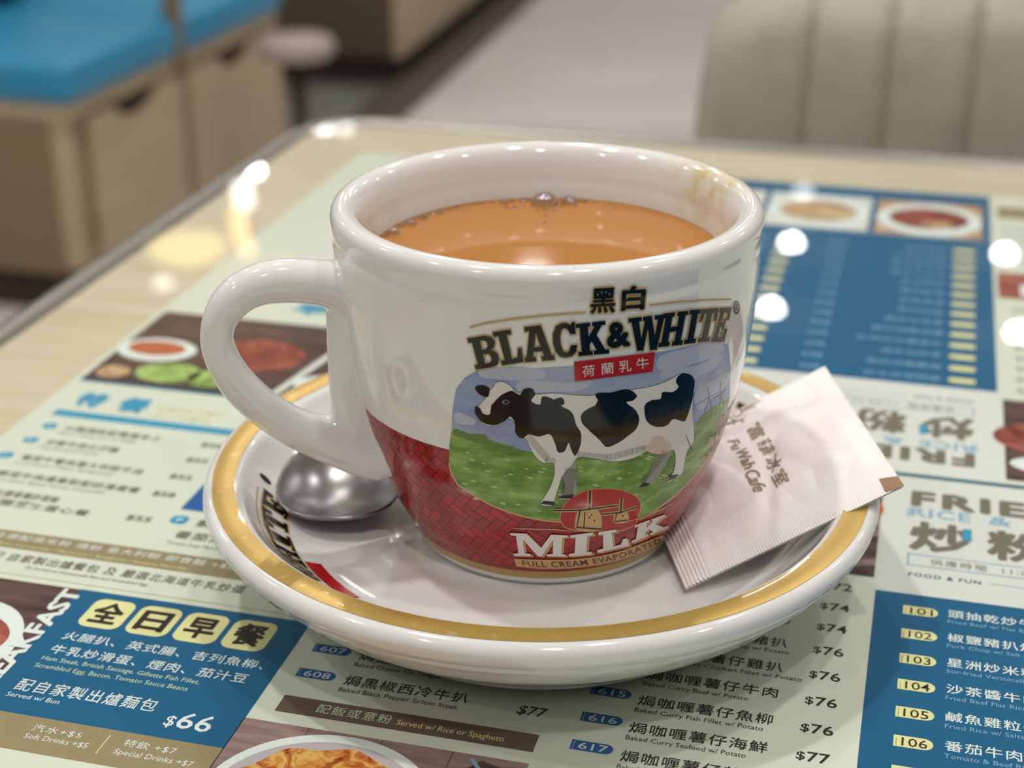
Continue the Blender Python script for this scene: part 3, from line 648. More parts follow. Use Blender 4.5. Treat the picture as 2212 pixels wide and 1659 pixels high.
# slab letters as outlines in a unit square (x right, y up)
LET = dict(
    B=[[(0, 0), (.62, 0), (.86, .06), (.95, .2), (.93, .38), (.80, .5), (.72, .53), (.86, .62), (.9, .78), (.8, .93), (.58, 1), (0, 1), (0, .86), (.12, .86), (.12, .14), (0, .14)], [(.4, .14), (.55, .14), (.66, .2), (.68, .3), (.62, .42), (.4, .44)], [(.4, .58), (.54, .58), (.63, .66), (.62, .8), (.52, .86), (.4, .86)]],
    L=[[(0, 0), (.98, 0), (.98, .42), (.84, .42), (.74, .16), (.5, .14), (.5, .86), (.68, .86), (.68, 1), (0, 1), (0, .86), (.18, .86), (.18, .14), (0, .14)]],
    A=[[(0, 0), (.38, 0), (.38, .13), (.3, .13), (.33, .27), (.64, .27), (.67, .13), (.58, .13), (.58, 0), (1.02, 0), (1.02, .13), (.94, .13), (.72, 1), (.12, 1), (.12, .87), (.28, .87), (.07, .13), (0, .13)], [(.38, .40), (.6, .40), (.5, .8)]],
    C=[[(.95, .66), (.95, 1), (.83, 1), (.78, .93), (.6, 1), (.42, 1), (.2, .93), (.05, .72), (.03, .45), (.1, .2), (.28, .04), (.5, 0), (.75, .03), (.93, .16), (.97, .34), (.72, .34), (.66, .2), (.53, .14), (.4, .2), (.33, .4), (.33, .62), (.4, .8), (.54, .86), (.66, .8), (.74, .66)]],
    K=[[(0, 0), (.48, 0), (.48, .13), (.4, .13), (.4, .33), (.48, .42), (.62, .13), (.52, .13), (.52, 0), (1.04, 0), (1.04, .13), (.92, .13), (.66, .6), (.86, .87), (.98, .87), (.98, 1), (.54, 1), (.54, .87), (.62, .87), (.4, .58), (.4, .87), (.48, .87), (.48, 1), (0, 1), (0, .87), (.12, .87), (.12, .13), (0, .13)]],
    W=[[(.18, 0), (.38, 0), (.52, .62), (.6, 0), (.82, 0), (.98, .87), (1.04, .87), (1.04, 1), (.7, 1), (.7, .87), (.8, .87), (.74, .42), (.62, 1), (.38, 1), (.36, .87), (.42, .87), (.4, .72), (.32, .38), (.26, .87), (.34, .87), (.34, 1), (-.04, 1), (-.04, .87), (.04, .87)]],
    H=[[(0, 0), (.46, 0), (.46, .13), (.38, .13), (.38, .42), (.64, .42), (.64, .13), (.56, .13), (.56, 0), (1, 0), (1, .13), (.9, .13), (.9, .87), (1, .87), (1, 1), (.56, 1), (.56, .87), (.64, .87), (.64, .57), (.38, .57), (.38, .87), (.46, .87), (.46, 1), (0, 1), (0, .87), (.1, .87), (.1, .13), (0, .13)]],
    I=[[(0, 0), (1, 0), (1, .13), (.76, .13), (.76, .87), (1, .87), (1, 1), (0, 1), (0, .87), (.24, .87), (.24, .13), (0, .13)]],
    T=[[(.2, 0), (.8, 0), (.8, .13), (.66, .13), (.66, .85), (.78, .85), (.84, .62), (1, .62), (1, 1), (0, 1), (0, .62), (.16, .62), (.22, .85), (.34, .85), (.34, .13), (.2, .13)]],
    E=[[(0, 0), (1, 0), (1, .38), (.82, .38), (.76, .16), (.44, .14), (.44, .43), (.58, .43), (.6, .33), (.74, .33), (.74, .68), (.6, .68), (.58, .57), (.44, .57), (.44, .86), (.74, .84), (.8, .64), (.97, .64), (.97, 1), (0, 1), (0, .87), (.14, .87), (.14, .13), (0, .13)]],
    M=[[(0, 0), (.34, 0), (.34, .09), (.22, .12), (.22, .74), (.48, 0), (.56, 0), (.78, .76), (.78, .12), (.66, .09), (.66, 0), (1.04, 0), (1.04, .09), (.95, .12), (.95, .88), (1.04, .91), (1.04, 1), (.74, 1), (.55, .38), (.3, 1), (0, 1), (0, .91), (.1, .88), (.1, .12), (0, .09)]])
def quad(Lp, q4):   # q4: TL TR BR BL in photograph pixels
    TL, TR, BR, BL = q4; out = []
    for x, y in Lp:
        a0 = BL[0] + (BR[0] - BL[0]) * x; a1 = BL[1] + (BR[1] - BL[1]) * x; b0 = TL[0] + (TR[0] - TL[0]) * x; b1 = TL[1] + (TR[1] - TL[1]) * x
        out.append((a0 + (b0 - a0) * y, a1 + (b1 - a1) * y))
    return out
def letter(ch, q4, mi, mo, ow, part='lettering', base=12):
    loops = [quad(L, q4) for L in LET[ch]]
    if mo: CL.add(part, mo, fill2d(loops, ow), base * E1)
    CL.add(part, mi, fill2d(loops), (base + 1) * E1)
def q_(*p): return [zp(*a) for a in p]
def fitted(body, q4, mi, mo, ow, bold=.02, base=12, part='lettering'):
    def go(b):
        V, Fs = text2d(body, b, 1, 0, 3); return V, Fs
    V, Fs = go(bold); x0 = min(v[0] for v in V); x1 = max(v[0] for v in V); y0 = min(v[1] for v in V); y1 = max(v[1] for v in V)
    nrm = lambda V: quad([((x - x0) / (x1 - x0), (y - y0) / (y1 - y0)) for x, y in V], q4)
    n1_ = NCOPY[0]
    if mo: V2, F2 = go(bold + ow); CL.add(part, mo, (nrm(V2), F2), base * E1, NCOPY[0])
    CL.add(part, mi, (nrm(V), Fs), (base + 1) * E1, n1_)
B_, G_ = ink['black'], ink['gold']
letter('B', q_((145, 345), (300, 318), (325, 490), (190, 508)), B_, G_, 2.2)
letter('L', q_((278, 312), (415, 290), (445, 468), (328, 487)), B_, G_, 2.2)
letter('A', q_((428, 288), (572, 268), (604, 457), (450, 470)), B_, G_, 2.2)
letter('C', q_((585, 268), (718, 258), (732, 440), (600, 452)), B_, G_, 2.2)
letter('K', q_((715, 268), (876, 250), (888, 425), (732, 438)), B_, G_, 2.2)
fitted('&', q_((878, 262), (990, 252), (1008, 385), (882, 400)), B_, G_, .05, .05)
letter('W', q_((1002, 238), (1188, 216), (1172, 402), (1012, 412)), B_, G_, 2.2)
letter('H', [(1434, 677), (1488, 671), (1474, 744.5), (1421.5, 750)], B_, G_, 2.2)
letter('I', [(1490, 670), (1516, 668), (1502, 740.5), (1477, 743.5)], B_, G_, 2.2)
letter('T', [(1517, 668), (1553, 665.5), (1540, 737), (1500, 739.5)], B_, G_, 2.2)
letter('E', [(1555, 666), (1581.5, 664), (1564, 738), (1535.5, 738.5)], B_, G_, 2.2)
fitted('黑', q_((798, 82), (935, 74), (922, 208), (793, 214)), B_, G_, .05, .035)
fitted('白', q_((962, 70), (1090, 64), (1078, 192), (954, 200)), B_, G_, .05, .045)
CL.add('gold_line_print', G_, stroke(zl([(158, 285), (250, 262), (400, 240), (580, 220), (772, 206)]), 3.8, False), 12 * E1)
CL.add('gold_line_print', G_, stroke(zl([(1105, 168), (1250, 152), (1400, 142), (1540, 138)]), 3.6, False), 12 * E1)
CL.add('lettering', B_, (lambda a, b: (a + b, [(i, (i + 1) % 32, 32 + (i + 1) % 32, 32 + i) for i in range(32)]))(zl(ellipse(1565, 181, 16, 35)), zl(ellipse(1565, 181, 11.5, 28))), 12 * E1)
fitted('R', q_((1559, 163), (1576, 161), (1572, 198), (1554, 202)), B_, None, 0, .01)
CL.add('label_print', ink['red'], fill2d([zl([(707, 468), (1135, 418), (1122, 520), (712, 572)])]), 12 * E1)
for ch, x, y in (('荷', 785, 515), ('蘭', 885, 502), ('乳', 978, 490), ('牛', 1070, 476)):
    fitted(ch, q_((x - 35, y - 26), (x + 31, y - 34), (x + 33, y + 26), (x - 33, y + 34)), ink['white'], None, 0, 0.0, 13)
def z7(x, y): return (900 + .27125 * x, 1100 + .27125 * y)
for ch, q4 in (('M', [(745, 190), (1185, 208), (1172, 378), (775, 372)]), ('I', [(1225, 208), (1405, 186), (1395, 362), (1212, 378)]), ('L', [(1448, 184), (1655, 150), (1700, 290), (1440, 348)]), ('K', [(1738, 128), (1985, 42), (1992, 150), (1710, 272)])):
    Q4 = [z7(*p) for p in q4]; sh = [(p[0] + 4.5, p[1] + 2) for p in Q4]
    letter(ch, sh, ink['gold2'], None, 0, 'milk_lettering', 9); letter(ch, Q4, ink['white'], ink['red'], 1.2, 'milk_lettering', 11)
top = [z7(*p) for p in [(775, 395), (1000, 402), (1300, 394), (1600, 340), (1850, 250), (1960, 205)]]; bot = [z7(*p) for p in [(795, 456), (1000, 474), (1300, 464), (1600, 412), (1880, 310), (1985, 262)]]
tp = cub(top, None, 40); bt = cub(bot, None, 40)
CL.add('strip_print', ink['gold2'], (([tuple(p) for p in tp] + [tuple(p) for p in bt]), [(i, i + 1, 41 + i, 40 + i) for i in range(39)]), 12 * E1)
V, Fs = text2d('FULL CREAM EVAPORATED', .02, 1.12); x0 = min(v[0] for v in V); x1 = max(v[0] for v in V); y1 = max(v[1] for v in V)
def rib(s, t):
    s = s * 39; i = min(int(s), 38); f = s - i; a = bt[i] * (1 - f) + bt[i + 1] * f; b = tp[i] * (1 - f) + tp[i + 1] * f; return tuple(a + (b - a) * t)
CL.add('strip_lettering', ink['joint'], ([rib(.045 + .93 * (x - x0) / (x1 - x0), .2 + .62 * y / y1) for x, y in V], Fs), 13 * E1)
CL.build(cup_bowl, on_cup, grid=9.0)

# ---------------- tea and bubbles
TZ = .0742
tea = empty('milk_tea', (CX, CY, TZ)); tag(tea, 'smooth orange brown milk tea filling the cup', 'drink')
rt_ = .03665
obj('tea_surface', lathe([(0, -.004), (rt_ - .003, -.004), (rt_ - .0004, -.001), (rt_, .0005), (rt_ - .0006, .0001), (rt_ - .002, 0), (0, 0)], 160), tea, tea_m)
bl = [(1176, 421, 30), (1233, 425, 19), (1088, 434, 11), (1104, 431, 7), (1125, 424, 8), (1132, 432, 6), (1200, 440, 6), (1212, 445, 5), (1262, 430, 6), (1272, 427, 5), (1290, 430, 4), (1057, 432, 5), (1040, 438, 5), (1042, 448, 3),
      (850, 499, 14), (868, 487, 8), (889, 480, 13), (914, 468, 10), (932, 460, 6), (951, 457, 8), (967, 452, 5), (985, 450, 4), (832, 508, 7), (1095, 448, 5), (1112, 447, 5), (1140, 420, 6), (1150, 415, 5), (1205, 405, 4), (1218, 408, 4), (1260, 418, 4),
      (1328, 434, 3), (1330, 449, 3), (1177, 452, 5), (1160, 455, 4), (1200, 452, 6), (1178, 466, 4), (1177, 480, 4), (1245, 448, 3), (1147, 405, 4), (1165, 399, 4), (1185, 398, 4), (1075, 425, 4), (1115, 415, 5), (1128, 412, 4), (1098, 418, 4), (1240, 404, 4), (1253, 410, 4), (1280, 421, 3), (1300, 427, 3), (1015, 440, 3), (1395, 452, 3), (1432, 468, 2.5), (1025, 436, 3)]
bm_ = lathe([(math.cos(math.radians(a_)), math.sin(math.radians(a_)) * .85) for a_ in range(0, 91, 10)], 20)
bm_.materials.append(bub)
for x, y, r in bl:
    P = at_z(x, y + r * .35, TZ); rr = r * (P - EYE).dot(fwd) / F; px_, py_ = P.x - CX, P.y - CY; dd = math.hypot(px_, py_)
    if dd + rr > rt_ - .0003: k = (rt_ - .0003 - rr) / dd; px_ *= k; py_ *= k
    o = obj('bubble', bm_, tea, None, (px_, py_, 0)); o.scale = (rr, rr, rr)

# ================================================================== SPOON
spn = empty('teaspoon', (-.0388, .3172, .0180), math.radians(90)); tag(spn, 'stainless steel teaspoon lying in the saucer under the cup handle', 'spoon')
n1, n2 = 28, 28; V = []; Fs = []; TH = .0009
A_, Bw, Dp = .0180, .0138, .0050
def outline(x): return Bw * math.sqrt(max(0, 1 - (x / A_) ** 2)) * (1 + .10 * (-x / A_))
for side in (0, 1):
    for i in range(n1 + 1):
        rr = i / n1
        for k in range(n2):
            a_ = 2 * math.pi * k / n2; se = (abs(math.cos(a_)) ** 2.5 + abs(math.sin(a_)) ** 2.5) ** (-1 / 2.5); x = A_ * rr * math.cos(a_) * se; y = Bw * rr * math.sin(a_) * se * (1 - .08 * rr * math.cos(a_))
            V.append((x, y, -Dp * (1 - rr ** 2.2) + (.0 if side else TH) + .003 * .0))
for side in (0, 1):
    o_ = side * (n1 + 1) * n2
    for i in range(n1):
        for k in range(n2):
            f = (o_ + i * n2 + k, o_ + i * n2 + (k + 1) % n2, o_ + (i + 1) * n2 + (k + 1) % n2, o_ + (i + 1) * n2 + k); Fs.append(f)
t_ = n1 * n2
for k in range(n2): Fs.append((t_ + k, t_ + (k + 1) % n2, t_ + (n1 + 1) * n2 + (k + 1) % n2, t_ + (n1 + 1) * n2 + k))
bmm = me(V, Fs, True); bm = bmesh.new(); bm.from_mesh(bmm); bmesh.ops.remove_doubles(bm, verts=bm.verts, dist=1e-6); bmesh.ops.recalc_face_normals(bm, faces=bm.faces); bm.to_mesh(bmm); bm.free()
sb = obj('spoon_bowl', bmm, spn, steel)
hpts = [Vector((.0170, 0, .0002)), Vector((.026, 0, .0018)), Vector((.040, 0, .0060)), Vector((.060, 0, .0125)), Vector((.080, 0, .018)), Vector((.097, 0, .0225))]
obj('spoon_handle', tube(hpts, [(.0009, .0042), (.0012, .0030), (.0013, .0026), (.0012, .0034), (.0011, .0045), (.0009, .0040)], 16), spn, steel)
spn.rotation_euler = (0, math.radians(-2), math.radians(90))

# ================================================================== SUGAR SACHET leaning on the saucer rim
nS = Vector((.31628, .06517, -.94642)).normalized(); oS = at_z(1660, 835, .0272)
if nS.z < 0: nS = -nS
def on_s(px, py): d = ray(px, py); return EYE + d * ((oS - EYE).dot(nS) / d.dot(nS))
A4, B4, C4, E4 = on_s(1783, 795), on_s(1954, 1054), on_s(1482, 1277), on_s(1445, 1190)
D4 = C4 + (E4 - C4).normalized() * ((A4 - B4).length * .93)
pap = mat('sachet_paper', lin(236, 226, 222), rough=.6)
pb_ = pap.node_tree.nodes['Principled BSDF']; pb_.inputs['Subsurface Weight'].default_value = .15; pb_.inputs['Subsurface Radius'].default_value = (.002, .002, .002); pb_.inputs['Subsurface Scale'].default_value = 1
noise_mix(pap, [(.3, lin(240, 232, 229)), (.6, lin(246, 240, 238)), (.85, lin(238, 228, 222))], 90, 4)
pb_n = nd(pap, 'ShaderNodeBump'); pb_n.inputs['Strength'].default_value = .25; pb_n.inputs['Distance'].default_value = .0006
tn = nd(pap, 'ShaderNodeTexNoise'); tn.inputs['Scale'].default_value = 140; tn.inputs['Detail'].default_value = 5; lk(pap, nd(pap, 'ShaderNodeTexCoord').outputs['Object'], tn.inputs['Vector']); lk(pap, tn.outputs[0], pb_n.inputs['Height']); lk(pap, pb_n.outputs[0], pb_.inputs['Normal'])
cS = (A4 + B4 + C4 + D4) / 4
sac = empty('sugar_sachet', cS); tag(sac, 'white paper sugar sachet with brown lettering leaning on the saucer rim', 'sachet')
# s runs from the crimped left end (D-C) to the right end (A-B); t from the lower edge (C-B) to the upper edge (D-A)
from mathutils import noise as mn
def sac_h(s, t):
    es = min(s / .13, 1) * min((1 - s) / .10, 1); et = min(max((t - .02) / .16, 0), 1) * min((1 - t) / .12, 1)
    puff = .0026 * (max(es, 0) ** .7) * (max(et, 0) ** .7)
    wr = mn.noise(Vector((s * 3.2, t * 3.2, 1.3))) * .0011 + abs(mn.noise(Vector((s * 6 + t * 3, t * 5 - s * 2, 5)))) * .0007
    fold = .0010 * math.exp(-((t - .80 + .25 * (s - .6)) / .035) ** 2) * (s > .3) - .0008 * math.exp(-((s - .52 - .35 * (t - .4)) / .04) ** 2) * (t < .6)
    wr = (wr + fold) * max(0, min(es, 1)) * max(0, min(et, 1))
    cr = 0
    if s < .115: cr = .00022 * math.sin(s / .115 * 2 * math.pi * 7)
    if t < .085 and s > .14: cr += .00007 * math.sin(s * 2 * math.pi * 75) * (1 - t / .085)
    return puff * .8 + wr + cr
def sac_p(s, t, off=0, front=True):
    p = C4 * (1 - s) * (1 - t) + B4 * s * (1 - t) + D4 * (1 - s) * t + A4 * s * t
    # right end droops a touch and the lower edge bows
    bow = .0012 * math.sin(math.pi * s) * (1 - t)
    h = sac_h(s, t); h = h if front else -h * .35
    return p + nS * (h + off + .0006 + .0016 * s * 0) - (C4 - D4).normalized() * bow * 0 - cS
NS, NT = 420, 90
V = [sac_p(i / NS, j / NT) for i in range(NS + 1) for j in range(NT + 1)]
Fs = [(i * (NT + 1) + j, (i + 1) * (NT + 1) + j, (i + 1) * (NT + 1) + j + 1, i * (NT + 1) + j + 1) for i in range(NS) for j in range(NT)]
b0 = len(V); NB, NC = 30, 20
V += [sac_p(i / NB, j / NC, -.00035, False) for i in range(NB + 1) for j in range(NC + 1)]
Fs += [(b0 + i * (NC + 1) + j + 1, b0 + (i + 1) * (NC + 1) + j + 1, b0 + (i + 1) * (NC + 1) + j, b0 + i * (NC + 1) + j) for i in range(NB) for j in range(NC)]
pouch = obj('paper_pouch', me(V, Fs, True), sac, pap)
brn = mat('sachet_ink', lin(134, 112, 72), rough=.5)
# map pixels to (s,t) by solving the bilinear patch
def st_of(px, py):
    P = on_s(px, py); e1 = B4 - C4; e2 = D4 - C4; e3 = A4 - B4 - D4 + C4; s = t = .5
    for _ in range(12):
        R = C4 + e1 * s + e2 * t + e3 * (s * t) - P; ds = e1 + e3 * t; dt = e2 + e3 * s
        a11, a12, a22 = ds.dot(ds), ds.dot(dt), dt.dot(dt); r1, r2 = ds.dot(R), dt.dot(R); det = a11 * a22 - a12 * a12
        s -= (a22 * r1 - a12 * r2) / det; t -= (a11 * r2 - a12 * r1) / det
    return s, t
def on_sac(px, py, off):
    s, t = st_of(px, py); s = min(max(s, 0), 1); t = min(max(t, 0), 1)
    return sac_p(s, t, off)
SL = Layers()
def stext(body, q4, bold=.02, shear=0, part='lettering'):
    V, Fs = text2d(body, bold, 1, shear, 3); x0 = min(v[0] for v in V); x1 = max(v[0] for v in V); y0 = min(v[1] for v in V); y1 = max(v[1] for v in V)
    SL.add(part, brn, (quad([((x - x0) / (x1 - x0), (y - y0) / (y1 - y0)) for x, y in V], q4), Fs), .00012, NCOPY[0])
def z6(x, y): return (1380 + .37613 * x, 780 + .37613 * y)
ad = (.48, .88); uu = (.88, -.48)
def along(cx_, cy_, ha, hu): return [z6(cx_ + ad[0] * a_ + uu[0] * b_, cy_ + ad[1] * a_ + uu[1] * b_) for a_, b_ in ((-ha, hu), (ha, hu), (ha, -hu), (-ha, -hu))]
for ch, x, y in (('富', 690, 455), ('華', 745, 547), ('冰', 790, 635), ('室', 830, 720)): stext(ch, along(x, y, 40, 46), .014)
stext('Fu', along(569, 530, 42, 32), .02, .3); stext('Wah', along(634, 628, 62, 36), .02, .3); stext('Cafe', along(690, 748, 60, 42), .02, .3)
for L, w_, tp_ in (([(635, 352), (590, 385), (545, 372), (525, 345), (530, 315), (560, 296), (590, 300), (604, 325), (598, 350), (575, 360), (552, 350), (548, 330), (562, 322), (578, 330)], 3.4, True), ([(600, 320), (640, 290), (680, 275), (715, 266)], 4, True), ([(602, 328), (640, 308), (668, 300), (690, 300)], 3.4, True),
                   ([(480, 410), (520, 405), (560, 395), (600, 388), (622, 402), (608, 425)], 5, True), ([(488, 420), (540, 416), (560, 412), (572, 425), (566, 438)], 4, True)):
    P = cub([z6(*p) for p in L], None, 30); SL.add('logo_print', brn, stroke([tuple(p) for p in P], w_, tp_), .00012)
brown = mat('sachet_brown_patch', lin(150, 112, 76), rough=.5)
SL.add('brown_corner', brown, fill2d([[z6(1388, 712), z6(1496, 676), z6(1532, 738), z6(1420, 768)]]), .00010)
SL.build(pouch, on_sac, grid=7.0)

# ---------------- lettering on the inner wall of the saucer
inn = [tuple(p) for p in inner]
ir = np.array([p[0] for p in inn])[::-1]; iz = np.array([p[1] for p in inn])[::-1]
def sau_p(th, r, off): return Vector((r * math.cos(th), r * math.sin(th), float(np.interp(r, ir, iz)) + off * 1.2)) + Vector((-math.cos(th), -math.sin(th), 0)) * off
UL = Layers()
def sau_map(x, y, off): return sau_p(x, y, off)          # x = angle in radians, y = radius
def arc_letter(ch, th0, th1, r0, r1, flip=False):
    for m_, ow, lay in ((G_, .0016 / 3.2, 3), (B_, 0, 4)):
        loops = [[(th0 + (th1 - th0) * x, (r0 + (r1 - r0) * y)) for x, y in L] for L in LET[ch]]
        loops = [[(a * .06, b) for a, b in L] for L in loops]; V, Fs = fill2d(loops, ow * .5)
        UL.add('%s_lettering' % UNAME[0], m_, ([(a / .06, b) for a, b in V], Fs), lay * E1)
UNAME = ['white_word']
def sau_word(word, a_start, step, r0, r1):
    a = a_start
    for ch in word: arc_letter(ch, a, a + step * .92, r0, r1); a += step
rad = math.radians
sau_word('WHITE', rad(217), -rad(7.4), .0557, .0608)          # reads along the wall on the left
UNAME[0] = 'black_word'
for t0 in (rad(46),): sau_word('BLACK', t0, -rad(7.4), .0572, .0626)
def band(m_, a0, a1, r0, r1, lay, n=30): UL.add('saucer_print', m_, ([(a0 + (a1 - a0) * k / n, r) for k in range(n + 1) for r in (r0, r1)], [(2 * k, 2 * k + 2, 2 * k + 3, 2 * k + 1) for k in range(n)]), lay * E1)
band(ink['red'], rad(206), rad(224), .0514, .0550, 3)
band(G_, rad(182), rad(216), .0617, .0620, 3)
UL.add('saucer_print', B_, fill2d([[(a / .06, b) for a, b in ellipse(rad(177.1) * .06, .0611, .0010, .0012)]]), 3 * E1)
saup = UL.build(dish, lambda x, y, o: sau_map(x, y, o), grid=0)
for o in saup:
    bm = bmesh.new(); bm.from_mesh(o.data); bmesh.ops.subdivide_edges(bm, edges=[e for e in bm.edges if e.calc_length() > .002], cuts=2, use_grid_fill=True); bm.to_mesh(o.data); bm.free()
    for v in o.data.vertices:
        r = math.hypot(v.co.x, v.co.y); zz = float(np.interp(r, ir, iz)); v.co.z = max(v.co.z, zz + 4 * E1)

# ================================================================== PRINTED MENU under the glass
menu = empty('menu_sheet', (0, 0, -.0020), PSI); tag(menu, 'printed cafe menu in cream and teal under the table glass', 'menu')
MP = dict(lilac=mat('print_lilac', lin(186, 176, 182), rough=.7, spec=.12), cream=mat('paper_cream', lin(214, 217, 202), rough=.7, spec=.12), white=mat('paper_white', lin(216, 217, 212), rough=.7, spec=.12), teal=mat('print_teal', lin(16, 92, 134), rough=.7, spec=.12), blue=mat('print_blue', lin(40, 92, 158), rough=.7, spec=.12),
          cyan=mat('print_cyan', lin(60, 150, 188), rough=.7, spec=.12), sand=mat('print_sand', lin(150, 134, 102), rough=.7, spec=.12), dbrown=mat('print_brown', lin(104, 84, 74), rough=.7, spec=.12), text=mat('print_dark', lin(48, 38, 34), rough=.7, spec=.12),
          grey=mat('print_grey_brown', lin(118, 112, 98), rough=.7, spec=.12), tw=mat('print_white', lin(222, 228, 226), rough=.7, spec=.12), yel=mat('print_yellow', lin(226, 220, 160), rough=.7, spec=.12), lyel=mat('print_pale_yellow', lin(196, 214, 180), rough=.7, spec=.12),
          sred=mat('print_sauce_red', lin(184, 96, 62), rough=.7, spec=.12), green=mat('print_green', lin(150, 178, 92), rough=.7, spec=.12), tline=mat('print_teal_dark', lin(28, 94, 120), rough=.7, spec=.12), lblue=mat('print_pale_blue', lin(132, 172, 198), rough=.7, spec=.12))
def foodmat(name, stops, scale, stretch=(1, 1, 1), kind='noise', detail=6, dist=0):
    m = mat(name, stops[0][1], rough=.7, spec=.12); noise_mix(m, stops, scale, detail, stretch, kind=kind, dist=dist); return m
grat = foodmat('photo_gratin', [(.28, lin(96, 34, 12)), (.42, lin(176, 84, 32)), (.52, lin(206, 140, 66)), (.62, lin(222, 180, 100)), (.78, lin(170, 90, 36))], 230, (1, 1, 1), detail=9, dist=1.6)
plank = foodmat('photo_planks', [(.3, lin(122, 94, 92)), (.6, lin(158, 130, 128))], 60, (1, 8, 1))
darkf = foodmat('photo_dark_wood', [(.3, lin(58, 40, 38)), (.7, lin(112, 84, 80))], 50, (1, 6, 1))
meat = foodmat('photo_meat', [(.3, lin(96, 40, 34)), (.55, lin(150, 74, 62)), (.75, lin(188, 120, 100))], 90, dist=1)
salad = foodmat('photo_salad', [(.3, lin(90, 120, 50)), (.6, lin(170, 196, 110)), (.8, lin(206, 214, 140))], 110, dist=1)
rice_ = foodmat('photo_rice', [(.3, lin(150, 90, 70)), (.55, lin(200, 170, 130)), (.75, lin(214, 196, 160))], 120, dist=1)
ML = Layers(); mm = 1e-3; LZ = 3e-5
def R_(part, m, u0, v0, u1, v1, lay, flip=False): poly_(part, m, [(u0, v0), (u1, v0), (u1, v1), (u0, v1)], lay, flip)
def tf(P, flip): return [((27.6 - x) * mm, (741 - y) * mm) for x, y in P] if flip else [(x * mm, y * mm) for x, y in P]
def poly_(part, m, P, lay, flip=False): ML.add(part, m, fill2d([tf(P, flip)]), lay * LZ)
def T_(part, m, body, u0, v, u1, h, lay, bold=0.01, space=1.0, flip=False, shear=0, ang=0):
    """text from u0 to u1 (None: natural width), baseline v, overall glyph height h (mm)"""
    V, Fs = text2d(body, bold, space, shear); x0 = min(a[0] for a in V); x1 = max(a[0] for a in V); y0 = min(a[1] for a in V); y1 = max(a[1] for a in V)
    cjk = any(ord(c) > 0x2E80 for c in body); k = h / (.93 if cjk else .727); yb = -.1 if cjk else 0
    kx = k if u1 is None else (u1 - u0) / (x1 - x0)
    P = [((x - x0) * kx, (y - yb) * k) for x, y in V]
    if ang: P = [(x * math.cos(ang) - y * math.sin(ang), x * math.sin(ang) + y * math.cos(ang)) for x, y in P]
    ML.add(part, m, (tf([(u0 + x, v + y) for x, y in P], flip), Fs), lay * LZ, NCOPY[0])
    return u0 + (x1 - x0) * kx
# sheet
sheet = obj('paper', prism([(-.2305, .10), (.36, .10), (.36, .6185), (-.2305, .6185)], -.0003, 0), menu, MP['cream'])
# --- lower left: all day breakfast panel
R_('panel_print', MP['teal'], -171, 223.2, -116.3, 268.2, 1); R_('panel_print', MP['sand'], -205, 212.8, -116.3, 223.2, 1)
for ch, u in zip('全日早餐', (-160.4, -149.3, -138.3, -127.2)):
    ML.add('panel_print', MP['yel'], fill2d([tf(rrect(u - 4.9, 254.8, u + 4.9, 265.8, 2.4), False)]), 2 * LZ); T_('panel_lettering', MP['text'], ch, u - 3.5, 256.4, u + 3.5, 7.8, 3, .035)
T_('panel_lettering', MP['tw'], '火腿扒、英式腸、吉列魚柳、', -165.3, 249.0, -119.6, 3.1, 2, .008, 1.1); T_('panel_lettering', MP['tw'], '牛乳炒滑蛋、煙肉、茄汁豆', -165.3, 243.7, -121.2, 3.2, 2, .008, 1.1)
T_('panel_lettering', MP['lyel'], 'Ham Steak, British Sausage, Gillette Fish Fillet,', -165.4, 241.2, -130, 1.5, 2, 0); T_('panel_lettering', MP['lyel'], 'Scrambled Egg, Bacon, Tomato Sauce Beans', -165.5, 238.5, -131.3, 1.5, 2, 0)
T_('panel_lettering', MP['tw'], '配自家製出爐麵包', -165.4, 230.2, -134.7, 4.0, 2, .008, 1.15); T_('panel_lettering', MP['tw'], 'Served w/ Bun', -165.7, 228.0, -154, 1.5, 2, 0)
T_('panel_lettering', MP['tw'], '$', -131.0, 227.0, -129, 3.4, 2, .01); T_('panel_lettering', MP['tw'], '66', -128.6, 226.9, -121.4, 5.2, 2, .01)
T_('panel_lettering', MP['tw'], '汽水+$5', -154.8, 218.9, -144.4, 2.2, 2, 0, 1.2); T_('panel_lettering', MP['tw'], 'Soft Drinks +$5', -155, 216.6, -141.7, 1.6, 2, 0)
T_('panel_lettering', MP['tw'], '特飲 +$7', -135.4, 219, -124.7, 2.2, 2, 0, 1.1); T_('panel_lettering', MP['tw'], 'Special Drinks +$7', -136, 216.5, -119.9, 1.6, 2, 0)
R_('panel_lettering', MP['yel'], -139.2, 215.6, -139.0, 221.4, 2)
# breakfast photo left of the panel, with the vertical word along its edge
R_('photo_breakfast', darkf, -205, 224, -171, 268.0, 1); ML.add('photo_breakfast', MP['tw'], fill2d([tf(ellipse(-188, 243, 15, 16), False)]), 2 * LZ); ML.add('photo_breakfast', meat, fill2d([tf(ellipse(-188, 245, 12, 9), False)]), 3 * LZ)
ML.add('photo_breakfast', salad, fill2d([tf(ellipse(-180, 233, 5, 4), False)]), 4 * LZ)
T_('panel_lettering', MP['tw'], 'BREAKFAST', -170.0, 224.5, -170.0 + 43, 4.6, 5, .04, ang=math.pi / 2)
